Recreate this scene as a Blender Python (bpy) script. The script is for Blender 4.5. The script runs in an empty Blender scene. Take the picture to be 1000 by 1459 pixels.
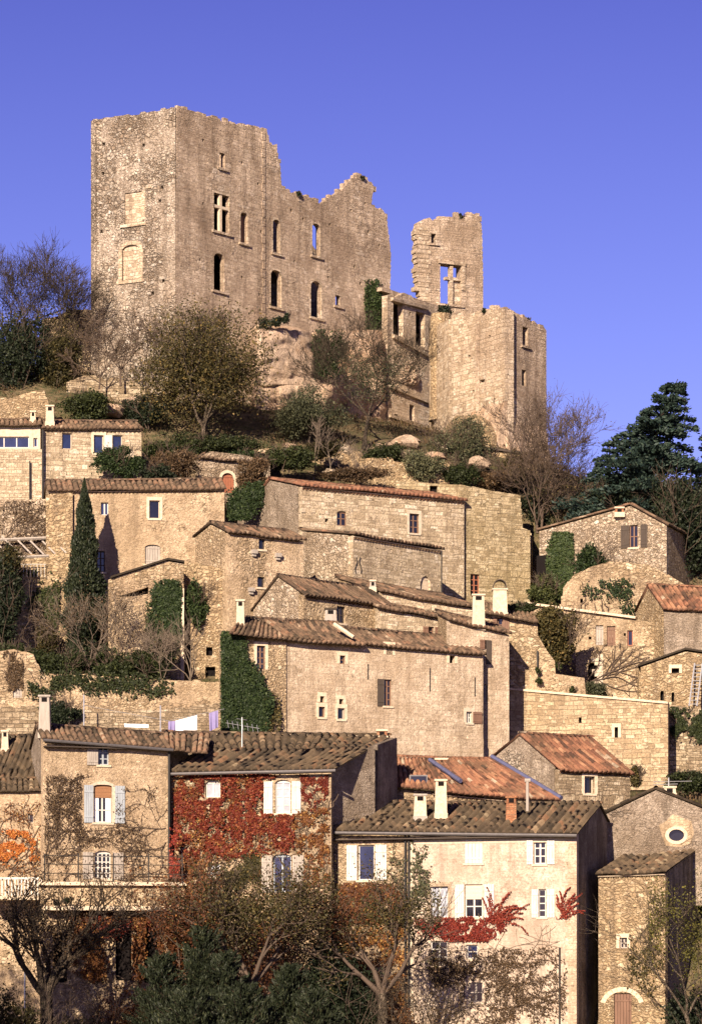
import bpy, math, random
import numpy as np
from mathutils import Vector, noise
from mathutils.geometry import tessellate_polygon

S = bpy.context.scene
R = math.radians
F, HZ = 4600.0, 1459.0            # telephoto focal length in photo pixels, horizon row of the photo

# ------------------------------------------------------------------ camera, sky, sun, exposure
cd = bpy.data.cameras.new("camera")
cam = bpy.data.objects.new("camera", cd)
S.collection.objects.link(cam)
cam.rotation_euler = (R(90), 0, 0)
cd.sensor_width = 36
cd.lens = 36 * F / 1459
cd.shift_y = (HZ - 729.5) / 1459
cd.clip_start = 1
cd.clip_end = 30000
S.camera = cam

SUN_AZ, SUN_EL = 18.0, 23.0       # sun behind the camera's left shoulder, low
W = bpy.data.worlds.new("World")
S.world = W
W.use_nodes = True
wn = W.node_tree
bg = wn.nodes["Background"]
sky = wn.nodes.new("ShaderNodeTexSky")
sky.sky_type = 'NISHITA'
sky.sun_disc = False
sky.sun_elevation = R(SUN_EL)
sky.sun_rotation = R(180 + SUN_AZ)
sky.altitude = 300
sky.air_density = 1.0
sky.dust_density = 0.3
sky.ozone_density = 4.0
tint = wn.nodes.new("ShaderNodeMix")
tint.data_type = 'RGBA'
tint.blend_type = 'MULTIPLY'
tint.inputs[0].default_value = 1
tint.inputs[7].default_value = (0.99, 0.67, 1.44, 1)
wn.links.new(sky.outputs[0], tint.inputs[6])
tc_ = wn.nodes.new("ShaderNodeTexCoord")
sz_ = wn.nodes.new("ShaderNodeSeparateXYZ")
rp_ = wn.nodes.new("ShaderNodeValToRGB")
gm_ = wn.nodes.new("ShaderNodeMix")
gm_.data_type = 'RGBA'
gm_.blend_type = 'MULTIPLY'
gm_.inputs[0].default_value = 1
el_ = rp_.color_ramp.elements
el_[0].position, el_[0].color = 0.0, (1.8, 1.85, 1.25, 1)
el_[1].position, el_[1].color = 1.0, (.2, .2, .22, 1)
for pos_, c_ in ((.13, (1.5, 1.55, 1.18, 1)), (.31, (.84, .82, .87, 1)), (.6, (.3, .3, .33, 1))):
    q_ = el_.new(pos_)
    q_.color = c_
wn.links.new(tc_.outputs["Generated"], sz_.inputs[0])
wn.links.new(sz_.outputs[2], rp_.inputs[0])
wn.links.new(tint.outputs[2], gm_.inputs[6])
wn.links.new(rp_.outputs[0], gm_.inputs[7])
wn.links.new(gm_.outputs[2], bg.inputs[0])
bg.inputs[1].default_value = 0.0415

sl = bpy.data.lights.new("sun", 'SUN')
sl.energy = 5.0
sl.angle = R(0.5)
sl.color = (1.0, 0.82, 0.63)
so = bpy.data.objects.new("sun", sl)
S.collection.objects.link(so)
a, e = R(SUN_AZ), R(SUN_EL)
sdir = Vector((math.sin(a) * math.cos(e), math.cos(a) * math.cos(e), -math.sin(e)))
so.rotation_euler = sdir.to_track_quat('-Z', 'Y').to_euler()
so.location = (-60, -60, 120)

S.view_settings.view_transform = 'Standard'
S.view_settings.look = 'None'
S.view_settings.gamma = 1
S.view_settings.exposure = 1.16

# ------------------------------------------------------------------ materials
class NT:
    def __init__(s, name):
        s.m = bpy.data.materials.new(name)
        s.m.use_nodes = True
        s.t = s.m.node_tree
        s.b = s.t.nodes["Principled BSDF"]
        s.b.inputs["Roughness"].default_value = 0.9
        s.b.inputs["Specular IOR Level"].default_value = 0.25
    def n(s, ty, ins=None, **kw):
        x = s.t.nodes.new("ShaderNode" + ty)
        for k, v in kw.items():
            setattr(x, k, v)
        for k, v in (ins or {}).items():
            if isinstance(v, bpy.types.NodeSocket):
                s.t.links.new(v, x.inputs[k])
            else:
                x.inputs[k].default_value = v
        return x
    def link(s, a, b):
        s.t.links.new(a, b)
    def pos(s, sc=(1, 1, 1)):
        g = s.n("NewGeometry")
        return s.n("Mapping", {0: g.outputs["Position"], 3: sc}).outputs[0]
    def noise(s, v, scale, det=4, rough=.6):
        return s.n("TexNoise", {"Vector": v, "Scale": scale, "Detail": det, "Roughness": rough}).outputs[0]
    def ramp(s, fac, stops, interp='LINEAR'):
        r = s.n("ValToRGB", {0: fac})
        r.color_ramp.interpolation = interp
        el = r.color_ramp.elements
        while len(el) < len(stops):
            el.new(.5)
        for k, (p, c) in enumerate(stops):
            el[k].position = p
            el[k].color = (c, c, c, 1) if isinstance(c, (int, float)) else (*c, 1)
        return r.outputs[0]
    def mix(s, fac, a, b, mode='MIX'):
        x = s.n("Mix", data_type='RGBA', blend_type=mode)
        for i, v in ((0, fac), (6, a), (7, b)):
            if isinstance(v, bpy.types.NodeSocket):
                s.link(v, x.inputs[i])
            elif i == 0:
                x.inputs[0].default_value = v
            else:
                x.inputs[i].default_value = (*v, 1)
        return x.outputs[2]
    def math(s, op, a, b=0.0):
        x = s.n("Math", {0: a, 1: b}, operation=op)
        return x.outputs[0]

def stone(name, c1, c2, c3, mortar, sc=2.6, zs=1.7, k=1.0, plaster=None, pl=0.0, streak=.5, bump=.6, stain=(.28, .2, .13), st=.45, warp=.22, mw=.07, brick=False, row=.2, gapc=.8, ghost=.5):
    """masonry: coursed blocks (brick) or random rubble, under a worn coat of plaster where asked"""
    t = NT(name)
    g = t.n("NewGeometry")
    p = g.outputs["Position"]
    nzv = t.n("TexNoise", {"Vector": p, "Scale": 1.6, "Detail": 4.0}).outputs[1]
    nzv = t.n("VectorMath", {0: nzv, 1: (.5, .5, .5)}, operation='SUBTRACT').outputs[0]
    fine = t.noise(p, 9, 6, .72)
    mid = t.noise(p, 2.6, 6, .7)
    if brick:
        tn = t.n("VectorMath", {0: g.outputs["True Normal"], 1: (0, 0, 1)}, operation='CROSS_PRODUCT').outputs[0]
        u = t.n("VectorMath", {0: p, 1: tn}, operation='DOT_PRODUCT').outputs[1]
        sp = t.n("SeparateXYZ", {0: p})
        sn = t.n("SeparateXYZ", {0: nzv})
        u = t.math('ADD', u, t.math('MULTIPLY', sn.outputs[0], warp * 1.6))
        z = t.math('ADD', sp.outputs[2], t.math('MULTIPLY', sn.outputs[2], warp * .8))
        # some courses run thicker than others
        z = t.math('ADD', z, t.math('MULTIPLY', t.n("TexNoise", {"W": t.math('MULTIPLY', sp.outputs[2], 1.1), "Scale": 1.0, "Detail": 1.0}, noise_dimensions='1D').outputs[0], .5))
        q = t.n("CombineXYZ", {0: u, 1: z, 2: 0.0}).outputs[0]
        def br(w_, h_, off):
            x = t.n("TexBrick", {"Vector": q, "Color1": (0, 0, 0, 1), "Color2": (1, 1, 1, 1), "Mortar": (.5, .5, .5, 1), "Scale": 1.0, "Mortar Size": .016 * h_ / .2, "Mortar Smooth": .6, "Bias": 0.0, "Brick Width": w_, "Row Height": h_})
            x.offset = off; x.squash = 1.5; x.squash_frequency = 3; x.offset_frequency = 2
            return x
        b1, b2 = br(row * 1.75, row, .43), br(row * 2.9, row * 1.5, .37)
        sel = t.ramp(t.noise(p, .55, 3), [(.5, 0), (.53, 1)])
        rnd = t.n("SeparateColor", {0: t.mix(sel, b1.outputs[0], b2.outputs[0])}).outputs[0]
        edge = t.mix(sel, t.n("CombineXYZ", {0: b1.outputs[1]}).outputs[0], t.n("CombineXYZ", {0: b2.outputs[1]}).outputs[0])
        edge = t.n("SeparateXYZ", {0: edge}).outputs[0]
        mm = t.math('MULTIPLY', edge, t.ramp(t.noise(p, 4.5, 5, .7), [(.3, .25), (.6, 1)]))
        hs = t.math('SUBTRACT', 1.0, edge)
    else:
        wv = t.n("VectorMath", {0: nzv, 1: (warp * 2, warp * 2, warp * 2)}, operation='MULTIPLY').outputs[0]
        q = t.n("VectorMath", {0: p, 1: wv}, operation='ADD').outputs[0]
        q = t.n("Mapping", {0: q, 3: (sc * k, sc * k, sc * zs * k)}).outputs[0]
        def vor(s_):
            f1 = t.n("TexVoronoi", {"Vector": q, "Scale": s_, "Randomness": 1.0}, distance='MINKOWSKI')
            f1.inputs["Exponent"].default_value = 4.0
            f2 = t.n("TexVoronoi", {"Vector": q, "Scale": s_, "Randomness": 1.0}, distance='MINKOWSKI', feature='F2')
            f2.inputs["Exponent"].default_value = 4.0
            return t.n("SeparateColor", {0: f1.outputs["Color"]}).outputs[0], t.math('SUBTRACT', f2.outputs[0], f1.outputs[0])
        ra, ea = vor(1.15); rb, eb = vor(2.1)
        sel = t.ramp(t.noise(p, .8, 4, .65), [(.48, 0), (.54, 1)])
        rnd = t.n("Mix", {0: sel, 2: ra, 3: rb}).outputs[0]
        ed = t.n("Mix", {0: sel, 2: ea, 3: eb}).outputs[0]
        ed = t.math('ADD', ed, t.math('MULTIPLY', t.math('SUBTRACT', fine, .5), .22))
        mm = t.ramp(ed, [(0, 1), (mw, .8), (mw * 2.6, 0)])
        hs = t.ramp(ed, [(0, 0), (.14, .7), (.4, 1)])
    mm = t.math('MULTIPLY', mm, t.math('MULTIPLY', t.ramp(t.noise(p, .8, 4), [(.35, .3), (.62, 1)]), gapc))
    col = t.ramp(rnd, [(.0, [x * .8 for x in c2]), (.25, c2), (.5, c1), (.8, c1), (1, c3)])
    col = t.mix(.75, col, t.ramp(fine, [(.25, .18), (.5, .9), (.76, 1.85)]), 'MULTIPLY')
    col = t.mix(mm, col, mortar)
    h = t.math('ADD', hs, t.math('MULTIPLY', fine, .9))
    h = t.math('ADD', h, t.math('MULTIPLY', rnd, .5))
    h = t.math('ADD', h, t.math('MULTIPLY', mid, .6))
    if plaster:
        nz = t.math('ADD', t.noise(p, .4, 8, .66), t.math('MULTIPLY', fine, .14))
        lo = .57 + (.5 - pl) * .36
        mk_ = t.ramp(nz, [(max(0, lo - .03), 0), (lo + .03, 1)])
        pn = t.noise(p, .75, 9, .72)
        pc = t.mix(t.ramp(pn, [(.38, 0), (.58, 1)]), [x * y for x, y in zip(plaster, (.50, .455, .41))], [min(.85, x * 1.1) for x in plaster])
        pc = t.mix(.7, pc, t.ramp(fine, [(.27, .25), (.5, .95), (.74, 1.6)]), 'MULTIPLY')
        pc = t.mix(ghost, pc, col)
        spk = t.ramp(t.noise(p, 5.5, 3, .6), [(.60, 0), (.68, .55)])
        pc = t.mix(spk, pc, [min(.9, x * 1.35) for x in plaster])
        col = t.mix(mk_, col, pc)
        hp = t.math('ADD', t.math('MULTIPLY', t.noise(p, 7, 6, .75), .8), .7)
        hp = t.math('ADD', hp, t.math('MULTIPLY', h, ghost * .5))
        h = t.n("Mix", {0: mk_, 2: h, 3: hp}, data_type='FLOAT').outputs[0]
    big = t.ramp(t.noise(p, .24, 8, .72), [(.45, 0), (.62, min(.85, st * 1.25))])
    col = t.mix(big, col, stain)
    sk = t.noise(t.pos((1.6, 1.6, .11)), 1.0, 6, .65)
    sk = t.ramp(sk, [(.5, 0), (.66, streak)])
    col = t.mix(sk, col, [x * .6 for x in stain])
    pit = t.ramp(t.noise(p, 3.3, 6, .82), [(.56, 0), (.66, .8)])
    col = t.mix(pit, col, [x * .42 for x in stain])
    bp = t.n("Bump", {"Strength": min(1, bump * 1.25), "Distance": .2, "Height": h})
    t.link(col, t.b.inputs["Base Color"])
    t.link(bp.outputs[0], t.b.inputs["Normal"])
    return t.m

def flat(name, c, rough=.7, grain=.25, gs=8, metal=0, spec=.3, gz=1.0, bump=.15):
    t = NT(name)
    p = t.pos((1, 1, gz))
    nz = t.noise(p, gs, 6, .7)
    col = t.mix(grain, c, t.ramp(nz, [(.25, .3), (.75, 1.55)]), 'MULTIPLY')
    t.link(col, t.b.inputs["Base Color"])
    t.b.inputs["Roughness"].default_value = rough
    t.b.inputs["Metallic"].default_value = metal
    t.b.inputs["Specular IOR Level"].default_value = spec
    if bump:
        bp = t.n("Bump", {"Strength": bump, "Distance": .03, "Height": nz})
        t.link(bp.outputs[0], t.b.inputs["Normal"])
    return t.m

def tilemat(name, stops, moss=(.05, .038, .024), ma=.5):
    t = NT(name)
    a_ = t.n("Attribute", attribute_name="tone").outputs["Fac"]
    p = t.pos()
    col = t.ramp(a_, stops)
    col = t.mix(.6, col, t.ramp(t.noise(p, 11, 6, .75), [(.28, .3), (.75, 1.5)]), 'MULTIPLY')
    mk = t.ramp(t.math('ADD', t.noise(p, .7, 6, .7), t.math('MULTIPLY', t.noise(p, 9, 3), .25)), [(.56, 0), (.72, ma)])
    col = t.mix(mk, col, moss)
    lk = t.ramp(t.noise(p, 5, 5, .8), [(.64, 0), (.72, .35)])
    col = t.mix(lk, col, (.3, .25, .17))
    t.link(col, t.b.inputs["Base Color"])
    bp = t.n("Bump", {"Strength": .5, "Distance": .03, "Height": t.noise(p, 18, 4, .7)})
    t.link(bp.outputs[0], t.b.inputs["Normal"])
    return t.m

def leafmat(name, stops, trans=.25):
    t = NT(name)
    a_ = t.n("Attribute", attribute_name="tone").outputs["Fac"]
    col = t.ramp(a_, stops)
    t.link(col, t.b.inputs["Base Color"])
    t.b.inputs["Roughness"].default_value = .6
    tr = t.n("BsdfTranslucent", {0: col})
    mx = t.n("MixShader", {0: trans, 1: t.b.outputs[0], 2: tr.outputs[0]})
    t.link(mx.outputs[0], t.t.nodes["Material Output"].inputs[0])
    return t.m

def glass(name, c, rough=.08, spec=.6):
    t = NT(name)
    p = t.pos()
    col = t.mix(t.ramp(t.noise(p, 1.2, 3), [(.4, .0), (.65, 1.)]), [x * .6 for x in c], c)
    t.link(col, t.b.inputs["Base Color"])
    t.b.inputs["Roughness"].default_value = rough
    t.b.inputs["Specular IOR Level"].default_value = spec
    return t.m

M = {}
M['yel'] = stone("yellow_rubble", (.50, .375, .225), (.36, .255, .145), (.66, .54, .37), (.24, .165, .09), 2.5, 1.7, st=.35)
M['yel2'] = stone("patchy_yellow_rubble", (.50, .38, .24), (.34, .245, .145), (.66, .54, .38), (.25, .175, .1), 2.4, 1.8, plaster=(.56, .435, .29), pl=.42)
M['ash'] = stone("ashlar_stone", (.53, .41, .26), (.41, .3, .18), (.66, .54, .37), (.22, .155, .09), brick=True, row=.2, warp=.2, st=.45)
M['grey'] = stone("grey_rubble", (.5, .4, .29), (.32, .245, .17), (.66, .57, .46), (.15, .11, .075), 3.0, 1.4, st=.4)
M['dry'] = stone("dry_stone", (.47, .37, .245), (.30, .225, .14), (.64, .54, .39), (.07, .05, .03), brick=True, row=.15, warp=.2, bump=.9, st=.35, gapc=1.0)
M['olive'] = stone("mossy_coursed_stone", (.5, .4, .25), (.36, .275, .16), (.64, .54, .37), (.13, .095, .055), brick=True, row=.19, warp=.13, stain=(.29, .225, .12), st=.45)
M['pale'] = stone("pale_coursed_stone", (.56, .455, .32), (.44, .345, .23), (.70, .6, .46), (.26, .195, .12), brick=True, row=.2, warp=.14, st=.25)
M['casL'] = stone("castle_rubble", (.56, .465, .365), (.36, .275, .2), (.74, .66, .56), (.19, .135, .095), 3.0, 1.25, plaster=(.54, .46, .38), pl=.45, stain=(.2, .145, .1), st=.5, bump=.9, mw=.06, ghost=.6)
M['casR'] = stone("castle_weathered_masonry", (.55, .43, .32), (.40, .30, .215), (.74, .62, .5), (.2, .145, .1), brick=True, row=.19, warp=.26, plaster=(.55, .43, .32), pl=.7, stain=(.22, .155, .105), st=.55, bump=.7, ghost=.5)
M['casB'] = stone("castle_bastion_masonry", (.6, .48, .35), (.46, .355, .245), (.66, .57, .45), (.25, .18, .12), brick=True, row=.22, warp=.22, stain=(.28, .2, .14), st=.4)
M['rock'] = stone("bare_rock", (.52, .4, .3), (.44, .32, .23), (.58, .46, .36), (.4, .29, .2), .35, .8, plaster=(.55, .42, .31), pl=.9, stain=(.4, .25, .15), st=.7, bump=1., streak=.4, ghost=.3)
M['pink'] = stone("pink_render", (.5, .4, .3), (.4, .31, .23), (.58, .47, .37), (.36, .28, .2), brick=True, row=.22, plaster=(.53, .435, .35), pl=1.4, stain=(.38, .29, .22), st=.55, streak=.5, bump=.35, ghost=.3)
M['cream'] = stone("cream_render", (.47, .38, .27), (.36, .28, .19), (.6, .5, .38), (.26, .2, .13), brick=True, row=.2, plaster=(.57, .46, .345), pl=1.15, stain=(.36, .265, .175), st=.6, streak=.6, bump=.5, ghost=.4)
M['tan'] = stone("tan_render", (.5, .38, .25), (.36, .26, .16), (.62, .5, .35), (.24, .175, .1), 2.7, 1.6, plaster=(.55, .42, .285), pl=.72, stain=(.33, .24, .15), st=.55, bump=.6, ghost=.4)
M['gren'] = stone("grey_render", (.42, .345, .27), (.3, .235, .175), (.6, .51, .41), (.22, .165, .12), 3.2, 1.4, plaster=(.41, .335, .26), pl=.85, stain=(.2, .15, .105), st=.65, bump=.9, ghost=.45)
M['shade'] = stone("shaded_weathered_render", (.3, .25, .2), (.2, .16, .12), (.4, .34, .28), (.16, .12, .09), 3., 1.2, plaster=(.3, .245, .195), pl=1.0, stain=(.1, .075, .055), st=.7, streak=.9, bump=.5)  # for house sides turned from the sun: their shade is darkened into the colour
M['lime'] = flat("pale_limestone", (.54, .44, .32), .9, .6, 7, bump=.5)
M['limew'] = flat("whitewashed_stone", (.46, .39, .295), .9, .5, 6, bump=.4)
M['brick'] = stone("red_brick", (.42, .17, .08), (.3, .11, .05), (.5, .26, .14), (.4, .3, .2), brick=True, row=.1, warp=.02, st=.3)
M['white'] = flat("white_paint", (.5, .475, .43), .6, .45, 6, gz=.3)
M['blue'] = flat("blue_grey_paint", (.30, .33, .36), .7, .35, 5, gz=.25)
M['greyw'] = flat("silvered_wood", (.32, .28, .24), .85, .5, 9, gz=.15)
M['brown'] = flat("brown_wood", (.16, .09, .06), .75, .45, 9, gz=.15)
M['dark'] = flat("dark_wood", (.06, .045, .035), .8, .4, 8, gz=.2)
M['red'] = flat("rust_red_paint", (.27, .10, .055), .7, .3, 6)
M['zinc'] = flat("dull_zinc", (.12, .11, .11), .5, .4, 6, metal=.4)
M['iron'] = flat("dark_iron", (.03, .027, .025), .7, .4, 8)
M['steel'] = flat("grey_steel", (.45, .45, .46), .4, .25, 8, metal=.5)
M['bluez'] = flat("blue_flashing", (.10, .105, .19), .45, .4, 5, metal=.2)
M['cloth'] = flat("white_cloth", (.8, .8, .8), .9, .08, 5)
M['purple'] = flat("purple_cloth", (.22, .19, .36), .9, .2, 5)
M['blind'] = flat("woven_blind", (.25, .125, .062), .9, .4, 14)
M['bblind'] = flat("beige_blind", (.5, .45, .35), .9, .4, 16, gz=4)
M['gl'] = glass("dark_glass", (.012, .012, .018))
M['glb'] = glass("sky_reflection_glass", (.02, .028, .075), .1, .7)  # blue base colour paints the sky's reflection into the panes
M['glw'] = glass("curtained_glass", (.36, .38, .43), .2)
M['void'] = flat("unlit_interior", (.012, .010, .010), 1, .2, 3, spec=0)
M['tile'] = tilemat("old_canal_tiles", [(0, (.05, .036, .025)), (.3, (.12, .076, .05)), (.6, (.185, .124, .08)), (.85, (.215, .115, .07)), (1, (.32, .24, .165))])
M['tiled'] = tilemat("mossy_canal_tiles", [(0, (.03, .022, .015)), (.35, (.075, .053, .034)), (.7, (.125, .088, .054)), (.9, (.17, .09, .05)), (1, (.25, .19, .12))], ma=.5)
M['tiler'] = tilemat("red_canal_tiles", [(0, (.075, .04, .028)), (.3, (.19, .085, .052)), (.6, (.265, .125, .072)), (.85, (.33, .18, .105)), (1, (.36, .28, .2))], ma=.6)
M['bark'] = stone("grey_bark", (.17, .135, .1), (.11, .085, .06), (.22, .175, .13), (.06, .045, .03), 6, .25, st=.2, bump=.9)
M['barkd'] = stone("dark_bark", (.085, .065, .048), (.055, .042, .03), (.13, .1, .075), (.03, .022, .015), 7, .3, st=.2, bump=.9)
M['twig'] = flat("brown_twigs", (.085, .06, .044), .9, .3, 4)
M['twigg'] = flat("grey_twigs", (.14, .108, .08), .9, .3, 4)
M['lolive'] = leafmat("olive_leaves", [(0, (.022, .02, .008)), (.5, (.06, .052, .018)), (.85, (.11, .085, .028)), (1, (.2, .135, .045))])
M['lgreen'] = leafmat("green_leaves", [(0, (.014, .02, .007)), (.6, (.036, .046, .015)), (1, (.085, .095, .03))])
M['livy'] = leafmat("ivy_leaves", [(0, (.010, .019, .007)), (.6, (.026, .044, .014)), (1, (.065, .09, .03))])
M['ldark'] = leafmat("dark_evergreen_needles", [(0, (.006, .010, .005)), (.6, (.015, .022, .010)), (1, (.036, .045, .02))], .1)
M['lcedar'] = leafmat("blue_green_needles", [(0, (.010, .02, .018)), (.6, (.025, .045, .035)), (1, (.055, .08, .055))], .1)
M['lconi'] = leafmat("grey_green_needles", [(0, (.010, .014, .007)), (.6, (.024, .032, .015)), (1, (.06, .065, .03))], .1)
M['lred'] = leafmat("crimson_leaves", [(0, (.035, .008, .006)), (.45, (.115, .017, .010)), (.85, (.19, .036, .017)), (1, (.3, .11, .04))])
M['lscar'] = leafmat("scarlet_leaves", [(0, (.09, .012, .010)), (.6, (.24, .034, .022)), (1, (.36, .10, .05))])
M['lrust'] = leafmat("rust_leaves", [(0, (.06, .022, .012)), (.5, (.14, .055, .02)), (.85, (.25, .11, .035)), (1, (.42, .25, .07))])
M['lora'] = leafmat("orange_leaves", [(0, (.2, .05, .015)), (.6, (.45, .14, .03)), (1, (.6, .3, .08))])
M['lbrown'] = leafmat("brown_leaves", [(0, (.04, .026, .016)), (.6, (.085, .055, .03)), (1, (.16, .1, .05))])
M['lgrey'] = leafmat("grey_green_leaves", [(0, (.035, .04, .022)), (.6, (.08, .085, .045)), (1, (.16, .155, .08))])
M['lyel'] = leafmat("yellow_green_leaves", [(0, (.05, .05, .012)), (.6, (.12, .11, .025)), (1, (.26, .22, .05))])

def groundmat():
    t = NT("scrub_and_earth")
    p = t.pos()
    k = t.ramp(t.noise(p, .5, 7, .7), [(.4, 0), (.6, 1)])
    col = t.mix(k, (.07, .06, .025), (.2, .145, .085))
    k2 = t.ramp(t.noise(p, 2.5, 6, .7), [(.45, 0), (.65, 1)])
    col = t.mix(k2, col, (.045, .055, .02))
    t.link(col, t.b.inputs["Base Color"])
    bp = t.n("Bump", {"Strength": 1, "Distance": .3, "Height": t.noise(p, 3, 7, .7)})
    t.link(bp.outputs[0], t.b.inputs["Normal"])
    return t.m
M['ground'] = groundmat()

# ------------------------------------------------------------------ scene-graph helpers
def P(px, py, Y):
    return Vector(((px - 500) * Y / F, Y, (HZ - py) * Y / F))
def Z(py, Y):
    return (HZ - py) * Y / F

def tag(o, label=None, cat=None, group=None, kind=None):
    if label: o['label'] = label
    if cat: o['category'] = cat
    if group: o['group'] = group
    if kind: o['kind'] = kind
    return o

def thing(name, label, cat, loc, group=None):
    o = bpy.data.objects.new(name, None)
    o.empty_display_size = .3
    S.collection.objects.link(o)
    o.location = loc
    return tag(o, label, cat, group)

def rootloc(o):
    while o.parent:
        o = o.parent
    return np.array(o.location)

def mk(name, v, f, mat, parent=None, loc=None, tone=None, smooth=False):
    v = np.asarray(v, dtype=np.float64).reshape(-1, 3)
    if parent is not None:
        base = rootloc(parent)
    else:
        base = np.array(loc if loc is not None else (0, 0, 0), dtype=float)
    me = bpy.data.meshes.new(name)
    if isinstance(f, np.ndarray):
        n, k = f.shape
        me.vertices.add(len(v))
        me.vertices.foreach_set("co", (v - base).astype(np.float32).ravel())
        me.loops.add(n * k)
        me.loops.foreach_set("vertex_index", f.astype(np.int32).ravel())
        me.polygons.add(n)
        me.polygons.foreach_set("loop_start", np.arange(0, n * k, k, dtype=np.int32))
        me.polygons.foreach_set("loop_total", np.full(n, k, dtype=np.int32))
        me.update(calc_edges=True)
    else:
        me.from_pydata([tuple(x) for x in (v - base)], [], f)
        me.update()
    if tone is not None:
        at = me.attributes.new("tone", 'FLOAT', 'FACE')
        at.data.foreach_set("value", np.asarray(tone, dtype=np.float32))
    if smooth:
        me.polygons.foreach_set("use_smooth", np.ones(len(me.polygons), dtype=bool))
    me.materials.append(M[mat])
    o = bpy.data.objects.new(name, me)
    S.collection.objects.link(o)
    if parent is not None:
        o.parent = parent
    else:
        o.location = base
    return o

class Ctx:
    """a wall line in plan: A (left) to B (right) seen from outside; u along it, z up, off outward"""
    def __init__(s, A, B):
        s.A, s.B = Vector((A[0], A[1])), Vector((B[0], B[1]))
        s.L = (s.B - s.A).length
        s.d = (s.B - s.A) / s.L
        s.n = Vector((s.d.y, -s.d.x))
    def u(s, px):
        k = (px - 500) / F
        return (k * s.A.y - s.A.x) / (s.d.x - k * s.d.y)
    def Y(s, px):
        return s.A.y + s.d.y * s.u(px)
    def uz(s, px, py):
        return s.u(px), Z(py, s.Y(px))
    def w(s, u, z, off=0.0):
        q = s.A + s.d * u + s.n * off
        return Vector((q.x, q.y, z))
    def pt(s, px, py, off=0.0):
        u, z = s.uz(px, py)
        return s.w(u, z, off)

def ctx(pa, ya, pb, yb):
    return Ctx(((pa - 500) * ya / F, ya), ((pb - 500) * yb / F, yb))

class MB:
    def __init__(s):
        s.v, s.f = [], []
    def add(s, vs, fs):
        b = len(s.v)
        s.v += [tuple(x) for x in vs]
        s.f += [[i + b for i in q] for q in fs]
    def hexa(s, c):
        s.add(c, [[0, 3, 2, 1], [4, 5, 6, 7], [0, 1, 5, 4], [1, 2, 6, 5], [2, 3, 7, 6], [3, 0, 4, 7]])
    def box(s, c, u0, u1, o0, o1, z0, z1):
        s.hexa([c.w(u0, z0, o1), c.w(u1, z0, o1), c.w(u1, z0, o0), c.w(u0, z0, o0),
                c.w(u0, z1, o1), c.w(u1, z1, o1), c.w(u1, z1, o0), c.w(u0, z1, o0)])
    def bar(s, p, q, r, k=6, r2=None):
        p, q = Vector(p), Vector(q)
        r2 = r if r2 is None else r2
        d = (q - p).normalized()
        x = d.cross(Vector((0, 0, 1)) if abs(d.z) < .9 else Vector((1, 0, 0))).normalized()
        y = d.cross(x)
        vs = []
        for cc, rr in ((p, r), (q, r2)):
            for i in range(k):
                t = 2 * math.pi * i / k
                vs.append(cc + x * math.cos(t) * rr + y * math.sin(t) * rr)
        fs = [[i, (i + 1) % k, k + (i + 1) % k, k + i] for i in range(k)]
        fs += [list(range(k))[::-1], list(range(k, 2 * k))]
        s.add(vs, fs)
    def build(s, name, mat, parent=None, loc=None, smooth=False):
        return mk(name, s.v, s.f, mat, parent, loc, smooth=smooth)

# ------------------------------------------------------------------ masonry
def hole_loop(h):
    u0, u1, z0, z1, rise = h
    if rise <= 0:
        return [(u0, z0), (u1, z0), (u1, z1), (u0, z1)]
    pts = [(u0, z0), (u1, z0)]
    n = 8
    for i in range(n + 1):
        t = i / n
        x = u1 + (u0 - u1) * t
        pts.append((x, z1 - rise + rise * math.sqrt(max(0, 1 - (2 * t - 1) ** 2))))
    return pts

def jag(pts, step, amp, seed):
    rg = random.Random(seed)
    out = [pts[0]]
    for (x0, y0), (x1, y1) in zip(pts, pts[1:]):
        L = math.hypot(x1 - x0, y1 - y0)
        n = max(1, int(L / step))
        px, pz = out[-1]
        lev = 0
        for i in range(1, n + 1):
            t = i / n
            x, y = x0 + (x1 - x0) * t, y0 + (y1 - y0) * t
            if i < n:
                nl = rg.uniform(-amp, amp)
                out.append((x - step * .12, y + lev))
                out.append((x + step * .12, y + nl))
                lev = nl
            else:
                out.append((x, y))
    return out

def wall(c, outline, holes, name, mat, parent, thick=.45, loc=None):
    loops = [list(outline)] + [h if isinstance(h, list) else hole_loop(h) for h in holes]
    def area(p):
        return sum(p[i - 1][0] * p[i][1] - p[i][0] * p[i - 1][1] for i in range(len(p)))
    loops = [l if area(l) > 0 else l[::-1] for l in loops]
    flatp = [q for l in loops for q in l]
    tris = tessellate_polygon([[Vector((x, z, 0)) for x, z in l] for l in loops])
    n = len(flatp)
    vs = [c.w(x, z, 0) for x, z in flatp] + [c.w(x, z, -thick) for x, z in flatp]
    fs = []
    for t in tris:
        (x0, y0), (x1, y1), (x2, y2) = (flatp[i] for i in t)
        ar = (x1 - x0) * (y2 - y0) - (x2 - x0) * (y1 - y0)
        if abs(ar) < 1e-9:
            continue
        t = list(t) if ar > 0 else list(t)[::-1]
        fs.append(t)
        fs.append([i + n for i in t[::-1]])
    b = 0
    for k, l in enumerate(loops):
        m = len(l)
        for i in range(m):
            i0, i1 = b + i, b + (i + 1) % m
            fs.append([i1, i0, i0 + n, i1 + n] if k == 0 else [i0, i1, i1 + n, i0 + n])
        b += m
    return mk(name, vs, fs, mat, parent, loc)

def win(x, y, g=(2, 3), fr='brown', pane='gl', sh=(), shc='white', arch=0., sill=True, sur=None, blind=None, bf=.4, frame=True, curt=False, rec=.18, closed=False, name='window', hole=True, lab=None, sp=.035, asym=0, deep=False):
    return dict(locals())

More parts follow.
